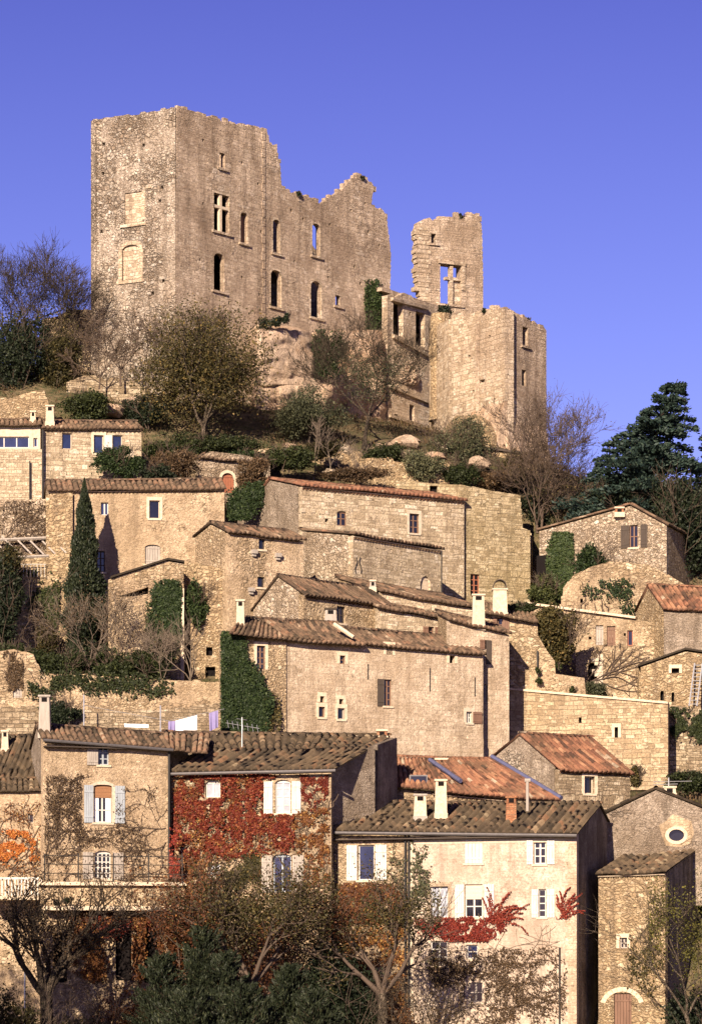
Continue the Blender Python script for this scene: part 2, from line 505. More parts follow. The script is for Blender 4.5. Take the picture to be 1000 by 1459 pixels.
def put_window(c, w, parent):
    """frame, pane, sill, blind and shutters of one opening; returns its hole"""
    x0, x1 = w['x']; y0, y1 = w['y']
    xm = (x0 + x1) / 2
    u0, u1 = c.u(x0), c.u(x1)
    Yc = c.Y(xm)
    z0, z1 = Z(y1, Yc), Z(y0, Yc)
    wd, ht = u1 - u0, z1 - z0
    rise = w['arch'] * wd
    r = w['rec']
    if w['closed']:
        m = MB()
        n = max(3, int(wd / .16))
        for i in range(n):
            m.box(c, u0 + wd * i / n + .008, u0 + wd * (i + 1) / n - .008, -r, -r + .05, z0 + .01, z1 - .01)
        for zz in (z0 + ht * .15, z1 - ht * .2):
            m.box(c, u0 + .03, u1 - .03, -r + .05, -r + .075, zz, zz + .09)
        sh = m.build(w['name'] if w['name'] != 'window' else 'shutter', w['shc'], parent)
        if w['lab']: sh['label'] = w['lab']
        host = sh
    else:
        fw = .065
        if w['frame']:
            m = MB()
            o0, o1 = -r - .03, -r + .04
            m.box(c, u0 + .003, u0 + fw, o0, o1, z0 + .003, z1 - .003)
            m.box(c, u1 - fw, u1 - .003, o0, o1, z0 + .003, z1 - .003)
            m.box(c, u0 + fw, u1 - fw, o0, o1, z0 + .003, z0 + fw)
            m.box(c, u0 + fw, u1 - fw, o0, o1, z1 - fw - rise * .6, z1 - .003)
            nx, ny = w['g']
            for i in range(1, nx):
                uu = u0 + wd * i / nx
                b = w['sp'] if not (nx == 2) else w['sp'] * 1.3
                m.box(c, uu - b, uu + b, o0 + .01, o1 - .01, z0 + fw, z1 - fw)
            for j in range(1, ny):
                zz = z0 + ht * j / ny
                m.box(c, u0 + fw, u1 - fw, o0 + .015, o1 - .015, zz - w['sp'] * .8, zz + w['sp'] * .8)
            host = m.build(w['name'], w['fr'], parent)
            m = MB()
            m.box(c, u0 + .004, u1 - .004, -r - .025, -r - .005, z0 + .004, z1 - .004)
            m.build('pane', w['pane'], host)
            if w['curt']:
                m = MB()
                for s in (0, 1):
                    k = 5
                    for i in range(k):
                        ua = (u0 + fw + wd * .25 * i / k) if s == 0 else (u1 - fw - wd * .25 * (i + 1) / k)
                        m.box(c, ua, ua + wd * .25 / k, -r - .004, -r + .002 + .008 * (i % 2), z0 + fw, z1 - fw - rise * .5)
                m.build('curtain', 'cloth', host)
        else:
            host = None
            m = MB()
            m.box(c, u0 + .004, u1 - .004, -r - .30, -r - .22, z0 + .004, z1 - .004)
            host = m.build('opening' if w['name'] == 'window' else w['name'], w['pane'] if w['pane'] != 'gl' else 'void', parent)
        if w['lab']: host['label'] = w['lab']
        if w['blind']:
            m = MB()
            k = 7
            zb = z1 - ht * w['bf']
            for i in range(k):
                m.box(c, u0 + .02, u1 - .02, -r + .045, -r + .06 + .012 * (i % 2), zb + (z1 - .01 - zb) * i / k, zb + (z1 - .01 - zb) * (i + 1) / k)
            m.build('blind', w['blind'], host)
    if w['sill']:
        m = MB()
        m.box(c, u0 - .1, u1 + .1, -r + .045, .07, z0 - .11, z0 + .002)
        m.build('sill', w['sur'] or 'lime', host)
    if w['sur']:
        m = MB()
        k = .17
        m.box(c, u0 - k, u0 + .001, -.05, .025, z0 + .003, z1 - rise)
        m.box(c, u1 - .001, u1 + k, -.05, .025, z0 + .003, z1 - rise)
        if rise <= 0:
            m.box(c, u0 - k, u1 + k, -.05, .032, z1, z1 + .22)
        else:
            n = 8
            lo = hole_loop((u0, u1, z0, z1, rise))[2:]
            for (xa, za), (xb, zb) in zip(lo, lo[1:]):
                ca, cb = (u0 + u1) / 2, z1 - rise
                def out(x, z):
                    v = Vector((x - ca, z - cb + .12)); v.normalize()
                    return x + v.x * .2, z + v.y * .2
                pa, pb = out(xa, za), out(xb, zb)
                m.hexa([c.w(xa, za, -.05), c.w(xb, zb, -.05), c.w(*pb, -.05), c.w(*pa, -.05),
                        c.w(xa, za, .03), c.w(xb, zb, .03), c.w(*pb, .03), c.w(*pa, .03)])
        m.build('surround', w['sur'], host)
    for (sx0, sx1) in w['sh']:
        a0, a1 = c.u(sx0), c.u(sx1)
        m = MB()
        n = max(2, int((a1 - a0) / .13 + .5))
        for i in range(n):
            m.box(c, a0 + (a1 - a0) * i / n + .006, a0 + (a1 - a0) * (i + 1) / n - .006, .03, .065, z0 - .02, z1 - rise * .5)
        for zz in (z0 + ht * .12, z1 - ht * .22):
            m.box(c, a0 + .015, a1 - .015, .065, .09, zz, zz + .1)
        m.build('shutter', w['shc'], parent)
    return (u0, u1, z0, z1, rise)

def facade(root, c, top, bot, wins=(), mat='yel', thick=.45, name='wall', jagamp=0, seed=1, extra=()):
    """a wall with its windows; top is a chain of photo points, left to right, on the wall's plane"""
    holes = [put_window(c, w, root) for w in wins if w['hole']]
    tp = [c.uz(*p) for p in top]
    if jagamp:
        tp = jag(tp, .42, jagamp, seed)
    zb = bot if isinstance(bot, float) else Z(bot, min(c.A.y, c.B.y))
    outline = [(tp[0][0], zb), (tp[-1][0], zb)] + tp[::-1]
    return wall(c, outline, list(holes) + list(extra), name, mat, root, thick)

def tiles(E0, E1, R1, R0, name, mat, parent, seed=0, p=.31, L=.52, sag=.09, h=.12, thick=.06, loc=None, ridge=True):
    E0, E1, R1, R0 = (np.array(x, dtype=float) for x in (E0, E1, R1, R0))
    rg = np.random.default_rng(seed)
    width = np.linalg.norm(E1 - E0)
    sl_ = .5 * (np.linalg.norm(R0 - E0) + np.linalg.norm(R1 - E1))
    nc, nr = max(2, int(round(width / p))), max(1, int(round(sl_ / L)))
    xs = np.array([0, .12, .2, .35, .5, .65, .8, .88])
    hp = np.where((xs >= .12) & (xs <= .88), np.sqrt(np.clip(1 - ((xs - .5) / .38) ** 2, 0, 1)), 0) * h
    hp[0] = -.03
    Sx = np.concatenate([(i + xs) / nc for i in range(nc)] + [[1.0]])
    Hx = np.concatenate([hp] * nc + [[-.03]])
    ci = np.concatenate([np.full(len(xs), i) for i in range(nc)] + [[nc - 1]]).astype(int)
    T, HT, ri = [], [], []
    for r_ in range(nr):
        T += [r_ / nr, (r_ + 1) / nr - 1e-4]
        HT += [.018, 0.0]
        ri += [r_, r_]
    T, HT, ri = np.array(T), np.array(HT), np.array(ri)
    nv = np.cross(E1 - E0, R0 - E0)
    nv /= np.linalg.norm(nv)
    if nv[2] < 0: nv = -nv
    jit = rg.normal(0, .009, (nr, nc))
    lat = rg.normal(0, .012, (nr, nc)) + rg.normal(0, .02, (1, nc))
    ph = rg.uniform(0, 6, 4)
    s2, t2 = np.meshgrid(Sx, T)
    cI, rI = np.meshgrid(ci, ri)
    wav = .05 * np.sin(s2 * 7 + ph[0] + t2 * 2) + .03 * np.sin(s2 * 17 + ph[1])
    base_off = -sag * np.sin(np.pi * s2) * (.4 + np.sin(np.pi * t2)) + wav * .6
    hh = Hx[None, :] + HT[:, None] + jit[rI, cI] + base_off
    s3 = s2 + lat[rI, cI] / width * (Hx[None, :] > 0)
    def bil(s, t):
        s = s[..., None]; t = t[..., None]
        return (E0 * (1 - s) + E1 * s) * (1 - t) + (R0 * (1 - s) + R1 * s) * t
    top = bil(s3, t2) + hh[..., None] * nv
    nt, ns = s2.shape
    under = bil(s2[[0, -1]], t2[[0, -1]]) - nv * thick + base_off[[0, -1]][..., None] * nv
    v = np.concatenate([top.reshape(-1, 3), under.reshape(-1, 3)])
    idx = np.arange(nt * ns).reshape(nt, ns)
    ui = nt * ns + np.arange(2 * ns).reshape(2, ns)
    def quads(a, b):
        return np.stack([a[:-1], a[1:], b[1:], b[:-1]], 1)
    tt = np.clip(rg.normal(.46, .19, (nr, nc)) + rg.normal(0, .15, (1, nc)), 0, 1)
    fs, tn = [], []
    for k in range(nt - 1):
        fs.append(quads(idx[k], idx[k + 1]))
        tn.append(tt[ri[k], ci[:-1]] * np.where(Hx[:-1] < 0, .15, 1))  # channels between tiles get a darker tone, their shade painted in
    fs.append(quads(ui[0], idx[0])); tn.append(np.full(ns - 1, .35))
    fs.append(quads(idx[-1], ui[1])); tn.append(np.full(ns - 1, .35))
    fs.append(quads(ui[1], ui[0])); tn.append(np.full(ns - 1, .15))
    for col in (0, -1):
        a_ = np.concatenate([[ui[0][col]], idx[:, col], [ui[1][col]]])
        q = np.stack([a_[:-1], a_[1:], np.full(len(a_) - 1, ui[1][col]), np.full(len(a_) - 1, ui[0][col])], 1)[1:-1]
        fs.append(q); tn.append(np.full(len(q), .3))
    v_all, f_all, t_all = [v], [np.concatenate(fs)], [np.concatenate(tn)]
    if ridge:
        nk = max(2, int(width / .42))
        off = len(v)
        for i in range(nk):
            a0, a1 = R0 + (R1 - R0) * (i / nk), R0 + (R1 - R0) * ((i + 1.12) / nk)
            sg = -sag * math.sin(math.pi * (i + .5) / nk) * .4
            ax = np.cross(R1 - R0, [0, 0, 1]); ax /= np.linalg.norm(ax)
            ring = []
            for cc, rr in ((a0, .13), (a1, .115)):
                for k in range(6):
                    th = math.pi * k / 5
                    ring.append(cc + ax * math.cos(th) * rr + np.array([0, 0, 1]) * (math.sin(th) * rr + sg + .03 + rg.normal(0, .006)))
            v_all.append(np.array(ring))
            f_all.append(np.array([[off + k, off + k + 1, off + 7 + k, off + 6 + k] for k in range(5)] + [[off, off + 1, off + 4, off + 5], [off + 1, off + 2, off + 3, off + 4]]))
            t_all.append(np.full(7, float(np.clip(rg.normal(.55, .25), 0, 1))))
            off += 12
    return mk(name, np.concatenate(v_all), np.concatenate(f_all), mat, parent, loc, tone=np.concatenate(t_all))

def genoise(c, u0, u1, za, zb, parent, rows=1, mat='tile', over=.0, r=.10):
    """rows of half tiles bedded under the eave"""
    v, f, tn = [], [], []
    rg = random.Random(int(u1 * 100))
    n = max(3, int((u1 - u0) / .26))
    for k in range(rows):
        out = .12 + .13 * k
        for i in range(n):
            t = (i + .5) / n
            u = u0 + (u1 - u0) * t
            z = za + (zb - za) * t - .14 * (rows - k) - .06
            b = len(v)
            for o in (-.05, out):
                for j in range(6):
                    th = math.pi * j / 5
                    v.append(tuple(c.w(u + math.cos(th) * r, z + math.sin(th) * r, o)))
            f += [[b + j, b + j + 1, b + 7 + j, b + 6 + j] for j in range(5)]
            tn += [rg.uniform(.3, 1)] * 5
    mk('cornice', v, f, mat, parent, tone=tn)
    m = MB()
    for k in range(rows):
        t0 = -.14 * (rows - k) + .04
        m.hexa([c.w(u0, za + t0, .1 + .13 * k), c.w(u1, zb + t0, .1 + .13 * k), c.w(u1, zb + t0, -.05), c.w(u0, za + t0, -.05),
                c.w(u0, za + t0 + .05, .14 + .13 * k), c.w(u1, zb + t0 + .05, .14 + .13 * k), c.w(u1, zb + t0 + .05, -.05), c.w(u0, za + t0 + .05, -.05)])
    m.build('cornice_band', 'lime', parent)

def house(root, c, eave, bot, wins=(), depth=6., prof=((0, 0), (.5, 1.), (1, 0)), mat='yel', smat=None, rmat='tile', over=.3, ovs=.12, back=None, gen=0, gutter=False, seed=1, lwins=(), rwins=(), thick=.45, roof=True, extra=(), p=.31, sag=.07):
    """box house: front wall on c, side walls running back, tiled slopes following prof = (share of depth, metres above the eave)"""
    smat = smat or mat
    L = c.L
    uA, zA = c.uz(*eave[0]); uB, zB = c.uz(*eave[1])
    if back is None:
        bk = -c.n * depth
    else:
        bk = Vector(back)
    bl = bk.length; bh = bk / bl
    zb = bot if isinstance(bot, float) else Z(bot, min(c.A.y, c.B.y))
    A, B = c.A + c.d * uA, c.A + c.d * uB
    c2 = Ctx(A, B)
    holes = [put_window(c2, w, root) for w in wins]
    Lh = c2.L
    wall(c2, [(0, zb), (Lh, zb), (Lh, zB), (0, zA)], holes + list(extra), 'wall', mat, root, thick)
    tk = thick
    cl, cr = Ctx(A + bk, A), Ctx(B, B + bk)
    hl = [put_window(cl, w, root) for w in lwins]
    hr = [put_window(cr, w, root) for w in rwins]
    pl = [(cl.L * (1 - q), zA + h) for q, h in prof]
    pl[0] = (cl.L - tk, pl[0][1] + (prof[1][1] - prof[0][1]) / max(.01, prof[1][0]) * tk / bl - .01)
    wall(cl, [(0, zb), (cl.L - tk, zb)] + pl, hl, 'wall', smat, root, tk)
    pr = [(cr.L * q, zB + h) for q, h in prof]
    pr[0] = (tk, pr[0][1] + (prof[1][1] - prof[0][1]) / max(.01, prof[1][0]) * tk / bl - .01)
    wall(cr, [(cr.L, zb), (tk, zb)] + pr, hr, 'wall', smat, root, tk)
    cb = Ctx(B + bk, A + bk)
    wall(cb, [(tk, zb), (cb.L - tk, zb), (cb.L - tk, zA + prof[-1][1] - .02), (tk, zB + prof[-1][1] - .02)], [], 'wall', smat, root, .4)
    if roof:
        dd = c2.d
        for k in range(len(prof) - 1):
            (q0, h0), (q1, h1) = prof[k], prof[k + 1]
            run = (q1 - q0) * bl
            g = (h1 - h0) / run
            a0 = q0 * bl - (over if k == 0 else 0)
            a1 = q1 * bl + (.2 if k == len(prof) - 2 else 0)
            def pt(base, sgn, a, zE):
                q = base + dd * ovs * sgn + bh * a
                return (q.x, q.y, zE + h0 + (a - q0 * bl) * g + .125)
            lo, hi = (a0, a1) if h1 >= h0 else (a1, a0)
            E0, E1 = pt(A, -1, lo, zA), pt(B, 1, lo, zB)
            R0, R1 = pt(A, -1, hi, zA), pt(B, 1, hi, zB)
            tiles(E0, E1, R1, R0, 'roof', rmat, root, seed + k, p=p, sag=sag, ridge=(k == 0))
    if gen:
        genoise(c2, .0, Lh, zA, zB, root, gen, rmat)
    if gutter:
        m = MB()
        g0 = prof[1][1] / max(.01, prof[1][0] * bl)
        m.bar(c2.w(-.1, zA - over * g0 + .02, over + .05), c2.w(Lh + .1, zB - over * g0 + .02, over + .05), .085, 8)
        m.build('gutter', 'zinc', root)
        m = MB()
        m.box(c2, 0, Lh, .01, over, min(zA, zB) - .10, min(zA, zB) - .05)
        m.build('soffit', 'dark', root)
    return c2, cl, cr

def gable_house(root, c, top, bot, wins=(), depth=6., back=None, apex=1, mat='yel', smat=None, rmat='tile', over=.15, seed=1, extra=(), thick=.45, roof=True, jagamp=0):
    """gable end on c: top is the photo chain (left eave ... apex ... right eave); ridge runs straight back"""
    smat = smat or mat
    tp = [c.uz(*q) for q in top]
    zb = bot if isinstance(bot, float) else Z(bot, min(c.A.y, c.B.y))
    holes = [put_window(c, w, root) for w in wins]
    tpj = jag(tp, .5, jagamp, seed) if jagamp else tp
    wall(c, [(tp[0][0], zb), (tp[-1][0], zb)] + tpj[::-1], holes + list(extra), 'wall', mat, root, thick)
    bk = Vector(back) if back else -c.n * depth
    A, B = c.A + c.d * tp[0][0], c.A + c.d * tp[-1][0]
    bh = bk.normalized()
    cl, cr = Ctx(A + bk, A), Ctx(B, B + bk)
    wall(cl, [(0, zb), (cl.L - thick, zb), (cl.L - thick, tp[0][1] - .01), (0, tp[0][1] - .01)], [], 'wall', smat, root, thick)
    wall(cr, [(thick, zb), (cr.L, zb), (cr.L, tp[-1][1] - .01), (thick, tp[-1][1] - .01)], [], 'wall', smat, root, thick)
    ap = c.A + c.d * tp[apex][0]
    za = tp[apex][1]
    if roof:
        for k, (X, zX) in enumerate(((A, tp[0][1]), (B, tp[-1][1]))):
            dv = (X - ap).normalized() * .18
            g = (za - zX) / max(.1, (X - ap).length)
            f0 = X + dv - bh * over; b0 = X + dv + bk
            r0 = ap - bh * over; rb = ap + bk
            zl = zX - .18 * g + .13
            E = [(b0.x, b0.y, zl), (f0.x, f0.y, zl)]
            RR = [(rb.x, rb.y, za + .13), (r0.x, r0.y, za + .13)]
            if k: E, RR = E[::-1], RR[::-1]
            tiles(E[0], E[1], RR[1], RR[0], 'roof', rmat, root, seed + k, ridge=(k == 0))
    return c

def chimney(px0, px1, pyt, pyb, Y, mat, parent, cap='lime', pots=0, arched=False, dp=None):
    c = ctx(px0, Y, px1, Y)
    z0, z1 = Z(pyb, Y), Z(pyt, Y)
    L = c.L
    d = dp or L * .9
    m = MB()
    m.hexa([c.w(-.03, z0, 0), c.w(L + .03, z0, 0), c.w(L + .03, z0, -d), c.w(-.03, z0, -d), c.w(.02, z1, -.02), c.w(L - .02, z1, -.02), c.w(L - .02, z1, -d + .02), c.w(.02, z1, -d + .02)])
    o = m.build('chimney', mat, parent)
    m = MB()
    m.box(c, -.05, L + .05, -d - .05, .05, z1 - .1, z1 + .002)
    m.build('chimney_cap', cap, o)
    m = MB()
    m.box(c, -.06, L + .06, -d - .06, .06, z0 - .25, z0 + .06)
    m.build('chimney_base', cap, o)
    m = MB()
    if arched:
        n = 8
        pts = [(L * .08, z1)] + [(L * .5 - L * .42 * math.cos(math.pi * i / n), z1 + .15 + .42 * L * math.sin(math.pi * i / n)) for i in range(n + 1)] + [(L * .92, z1)]
        for (xa, za), (xb, zb) in zip(pts, pts[1:]):
            m.hexa([c.w(xa, za, -.02), c.w(xb, zb, -.02), c.w(xb, zb, -d + .02), c.w(xa, za, -d + .02)] + [c.w(L * .5 + (x - L * .5) * 1.12, z1 + (z - z1) * 1.1, o_) for x, z, o_ in ((xa, za, -.02), (xb, zb, -.02), (xb, zb, -d + .02), (xa, za, -d + .02))])
        m.build('chimney_hood', 'dark', o)
    else:
        m.box(c, L * .25, L * .75, -.3, .012, z1 - .36, z1 - .14)
        m.build('flue_opening', 'void', o)
    return o

def pipe(pts, r, name, mat, parent=None, label=None, cat=None, k=6):
    m = MB()
    for p, q in zip(pts, pts[1:]):
        m.bar(p, q, r, k)
    o = m.build(name, mat, parent, loc=None if parent else pts[0])
    if label: tag(o, label, cat)
    return o

# ------------------------------------------------------------------ vegetation
LEAF = .68
def leaves_mesh(name, pos, size, mat, parent, seed, nrm=None, flatness=0., long=1.6, tone_c=.5, tone_s=.25, dirs=None, tone=None, loc=None):
    rg = np.random.default_rng(seed)
    n = len(pos)
    d = rg.normal(0, 1, (n, 3)) if dirs is None else dirs + rg.normal(0, .35, (n, 3))
    d /= np.linalg.norm(d, axis=1)[:, None] + 1e-9
    k = rg.normal(0, 1, (n, 3))
    if nrm is not None:
        k = nrm + k * (1 - flatness)
    s = np.cross(d, k)
    s /= np.linalg.norm(s, axis=1)[:, None] + 1e-9
    if nrm is not None and dirs is None:
        d = np.cross(k, s); d /= np.linalg.norm(d, axis=1)[:, None] + 1e-9
    sz = size * LEAF * rg.uniform(.6, 1.4, n)[:, None]
    v = np.stack([pos - d * sz * long * .5, pos + s * sz * .5, pos + d * sz * long * .5, pos - s * sz * .5], 1)
    f = np.arange(n * 4).reshape(n, 4)
    if tone is None:
        tone = np.clip(rg.normal(tone_c, tone_s, n), 0, 1)
    return mk(name, v.reshape(-1, 3), f, mat, parent, loc, tone=tone)

def clumps(rg, n, blobs, shell=.55):
    """n points spread through ellipsoid clumps (centre, radii), biased outwards"""
    w = np.array([b[1][0] * b[1][2] + b[1][1] * b[1][2] for b in blobs]); w = w / w.sum()
    bi = rg.choice(len(blobs), n, p=w)
    C = np.array([b[0] for b in blobs])[bi]; Rr = np.array([b[1] for b in blobs])[bi]
    d = rg.normal(0, 1, (n, 3)); d /= np.linalg.norm(d, axis=1)[:, None]
    r_ = rg.uniform(shell ** 3, 1, n) ** (1 / 3) * rg.normal(1, .13, n) * np.where(rg.random(n) < .1, rg.uniform(1, 1.5, n), 1)
    r_ = r_ * (1 + .3 * np.sin(d[:, 0] * 5 + bi) * np.sin(d[:, 2] * 6 + bi * 2.3))
    return C + d * r_[:, None] * Rr

def tubes(segs, name, mat, parent, loc=None):
    if not segs: return None
    p = np.array([s[0] for s in segs], float); q = np.array([s[1] for s in segs], float)
    r0 = np.array([s[2] for s in segs])[:, None]; r1 = np.array([s[3] for s in segs])[:, None]
    d = q - p
    d /= np.linalg.norm(d, axis=1)[:, None] + 1e-9
    up = np.where(np.abs(d[:, 2:3]) < .9, [[0, 0, 1.]], [[1., 0, 0]])
    x = np.cross(d, up); x /= np.linalg.norm(x, axis=1)[:, None] + 1e-9
    y = np.cross(d, x)
    k = 5
    ring = []
    for cc, rr in ((p, r0), (q, r1)):
        for i in range(k):
            t = 2 * math.pi * i / k
            ring.append(cc + x * (math.cos(t) * rr) + y * (math.sin(t) * rr))
    v = np.stack(ring, 1)
    n = len(segs)
    b = (np.arange(n) * 2 * k)[:, None]
    f = np.concatenate([b + np.array([[i, (i + 1) % k, k + (i + 1) % k, k + i]]) for i in range(k)])
    return mk(name, v.reshape(-1, 3), f, mat, parent, loc, smooth=True)

def grow(rg, p, d, L, r, lvl, mx, segs, tips, wob=.25, trop=.1, nb=3, ang=.8, lr=.68, rr=.6):
    n = 4
    d = d.normalized()
    for i in range(n):
        d = (d + Vector((rg.gauss(0, wob), rg.gauss(0, wob), rg.gauss(0, wob) + trop)) * .6).normalized()
        q = p + d * (L / n)
        ra, rb = r * (1 - .12 * i), r * (1 - .12 * (i + 1))
        segs.append((tuple(p), tuple(q), ra, rb))
        p = q
        if lvl >= mx - 1: tips.append(tuple(p))
        if lvl < mx and i >= 1:
            for _ in range(nb if i == n - 1 else max(1, nb - 2)):
                ax = Vector((rg.gauss(0, 1), rg.gauss(0, 1), rg.gauss(0, .7))).normalized()
                nd = (d + ax * ang).normalized()
                grow(rg, p, nd, L * lr * rg.uniform(.75, 1.2), max(.012, r * rr * (1 - .1 * i)), lvl + 1, mx, segs, tips, wob, trop, nb, ang, lr, rr)

def blobs_for(rg, cx, Y, cz, w, h, dp, n):
    out = []
    for _ in range(n):
        while True:
            q = rg.uniform(-1, 1, 3)
            if (q ** 2).sum() < 1: break
        s = rg.uniform(.28, .5)
        out.append(((cx + q[0] * w * .72, Y + q[1] * dp * .72, cz + q[2] * h * .72), (w * s, dp * s, h * s)))
    return out

def bush(name, label, cat, px, pyb, pyt, w, Y, mat, n, size=.13, seed=0, group=None, dp=None, nb=12, twig=None, tone_c=.5, long=1.6, stems=6):
    """leafy shrub: w = width in photo pixels, from row pyt down to row pyb"""
    rg = np.random.default_rng(seed + int(px * 7 + pyb))
    base = P(px, pyb, Y)
    root = thing(name, label, cat, base, group)
    s = Y / F
    W2, H2 = w * s / 2, (pyb - pyt) * s / 2
    D2 = dp or W2 * .8
    bl = blobs_for(rg, base.x, Y, base.z + H2, W2, H2, D2, nb)
    n = int(n * 1.9)
    pos = clumps(rg, n, bl)
    ht = np.clip((pos[:, 2] - base.z) / (2 * H2), 0, 1)
    tone = np.clip(rg.normal(tone_c, .24, n), 0, 1)
    leaves_mesh('foliage', pos, size, mat, root, seed, tone=tone, long=long)
    r2 = random.Random(seed)
    segs, tips = [], []
    for i in range(stems):
        grow(r2, base + Vector((r2.uniform(-.3, .3) * W2, r2.uniform(-.3, .3) * D2, 0)), Vector((r2.gauss(0, .45), r2.gauss(0, .4), 1)), H2 * 1.15, .035, 0, 2, segs, tips, .25, .1, 3, .6, .6, .6)
    tubes(segs, 'stem', twig or 'twig', root)
    return root

def tree(name, label, px, pyb, Y, pyt, crown, mat, n, trunk_r, bark='bark', seed=0, size=.14, lean=(0, 0), group=None, nb=22, split=3, first=.35, mx=3, dp=None, cat='tree', twigmat=None, tipleaf=0., tipsd=.35, leafy=True, tone_c=.5, spread=.7, trop=.12):
    """crown = (x0,x1,y0,y1) in photo pixels at depth Y"""
    base = P(px, pyb, Y)
    root = thing(name, label, cat, base, group)
    r2 = random.Random(seed)
    rg = np.random.default_rng(seed)
    s = Y / F
    H = (pyb - pyt) * s
    segs, tips = [], []
    p = Vector(base)
    d = Vector((lean[0], lean[1], 1)).normalized()
    nt = 6
    for i in range(nt):
        d = (d + Vector((r2.gauss(0, .06), r2.gauss(0, .06), 0))).normalized()
        q = p + d * H * first / nt
        fl = 1 + .55 * max(0, 1 - i / 2)
        segs.append((tuple(p), tuple(q), trunk_r * (fl if i else 1.6) * (1 - .04 * i), trunk_r * (1 + .55 * max(0, 1 - (i + 1) / 2)) * (1 - .04 * (i + 1))))
        p = q
    tubes(segs, 'trunk', bark, root)
    segs2 = []
    for k in range(split):
        t = 2 * math.pi * (k + r2.random() * .5) / split
        nd = Vector((math.cos(t) * spread + lean[0], math.sin(t) * spread * .8, 1))
        grow(r2, p - d * .1, nd, H * (1 - first) * .55, trunk_r * .5, 0, mx, segs2, tips, .2, trop, 3, .75, .66, .58)
    tubes(segs2, 'branch', bark if not twigmat else twigmat, root)
    if leafy:
        x0, x1, y0, y1 = crown
        c0 = P((x0 + x1) / 2, (y0 + y1) / 2, Y)
        W2, H2 = (x1 - x0) * s / 2, (y1 - y0) * s / 2
        bl = blobs_for(rg, c0.x, Y, c0.z, W2, H2, dp or W2 * .85, nb)
        n = int(n * 1.9)
        pos = clumps(rg, n, bl, .5)
        if tipleaf and tips:
            T_ = np.array(tips); nt_ = int(n * tipleaf)
            pos[:nt_] = T_[rg.integers(0, len(T_), nt_)] + rg.normal(0, tipsd, (nt_, 3))
            keep = (pos[:, 0] > P(x0, 0, Y).x - .8) & (pos[:, 0] < P(x1, 0, Y).x + .8)
            pos = pos[keep]
        leaves_mesh('crown', pos, size, mat, root, seed, tone_c=tone_c)
    return root

def bare(name, label, px, pyb, Y, pyt, trunk_r, mat='twig', seed=0, lean=(0, 0), spread=.6, split=4, mx=3, group=None, leaf=None, nleaf=0, lsize=.1, nb=3, cat='tree', trop=.1, first=.2, wob=.22):
    """leafless tree or shrub of branching twigs"""
    base = P(px, pyb, Y)
    root = thing(name, label, cat, base, group)
    r2 = random.Random(seed)
    H = (pyb - pyt) * Y / F
    segs, tips = [], []
    p = Vector(base); d = Vector((lean[0], lean[1], 1)).normalized()
    ts = []
    for i in range(4):
        q = p + (d + Vector((r2.gauss(0, .08), r2.gauss(0, .08), 0))) * H * first / 4
        ts.append((tuple(p), tuple(q), trunk_r * (1.3 if i == 0 else 1), trunk_r))
        p = q
    tubes(ts, 'trunk', mat, root)
    for k in range(split):
        t = 2 * math.pi * (k + r2.random() * .6) / split
        nd = Vector((math.cos(t) * spread + lean[0], math.sin(t) * spread, 1))
        grow(r2, p, nd, H * (1 - first) * .5, max(.02, trunk_r * .6), 0, mx, segs, tips, wob, trop, nb, .7, .64, .6)
    tubes(segs, 'branch', mat, root)
    if nleaf:
        rg = np.random.default_rng(seed)
        T = np.array(tips)
        pos = T[rg.integers(0, len(T), nleaf)] + rg.normal(0, .12, (nleaf, 3))
        leaves_mesh('foliage', pos, lsize, leaf, root, seed)
    return root

def inpoly(x, y, poly):
    r_ = np.zeros(len(x), bool)
    n = len(poly)
    for i in range(n):
        x0, y0 = poly[i - 1]; x1, y1 = poly[i]
        if y0 == y1: continue
        cnd = ((y0 > y) != (y1 > y)) & (x < (x1 - x0) * (y - y0) / (y1 - y0) + x0)
        r_ ^= cnd
    return r_

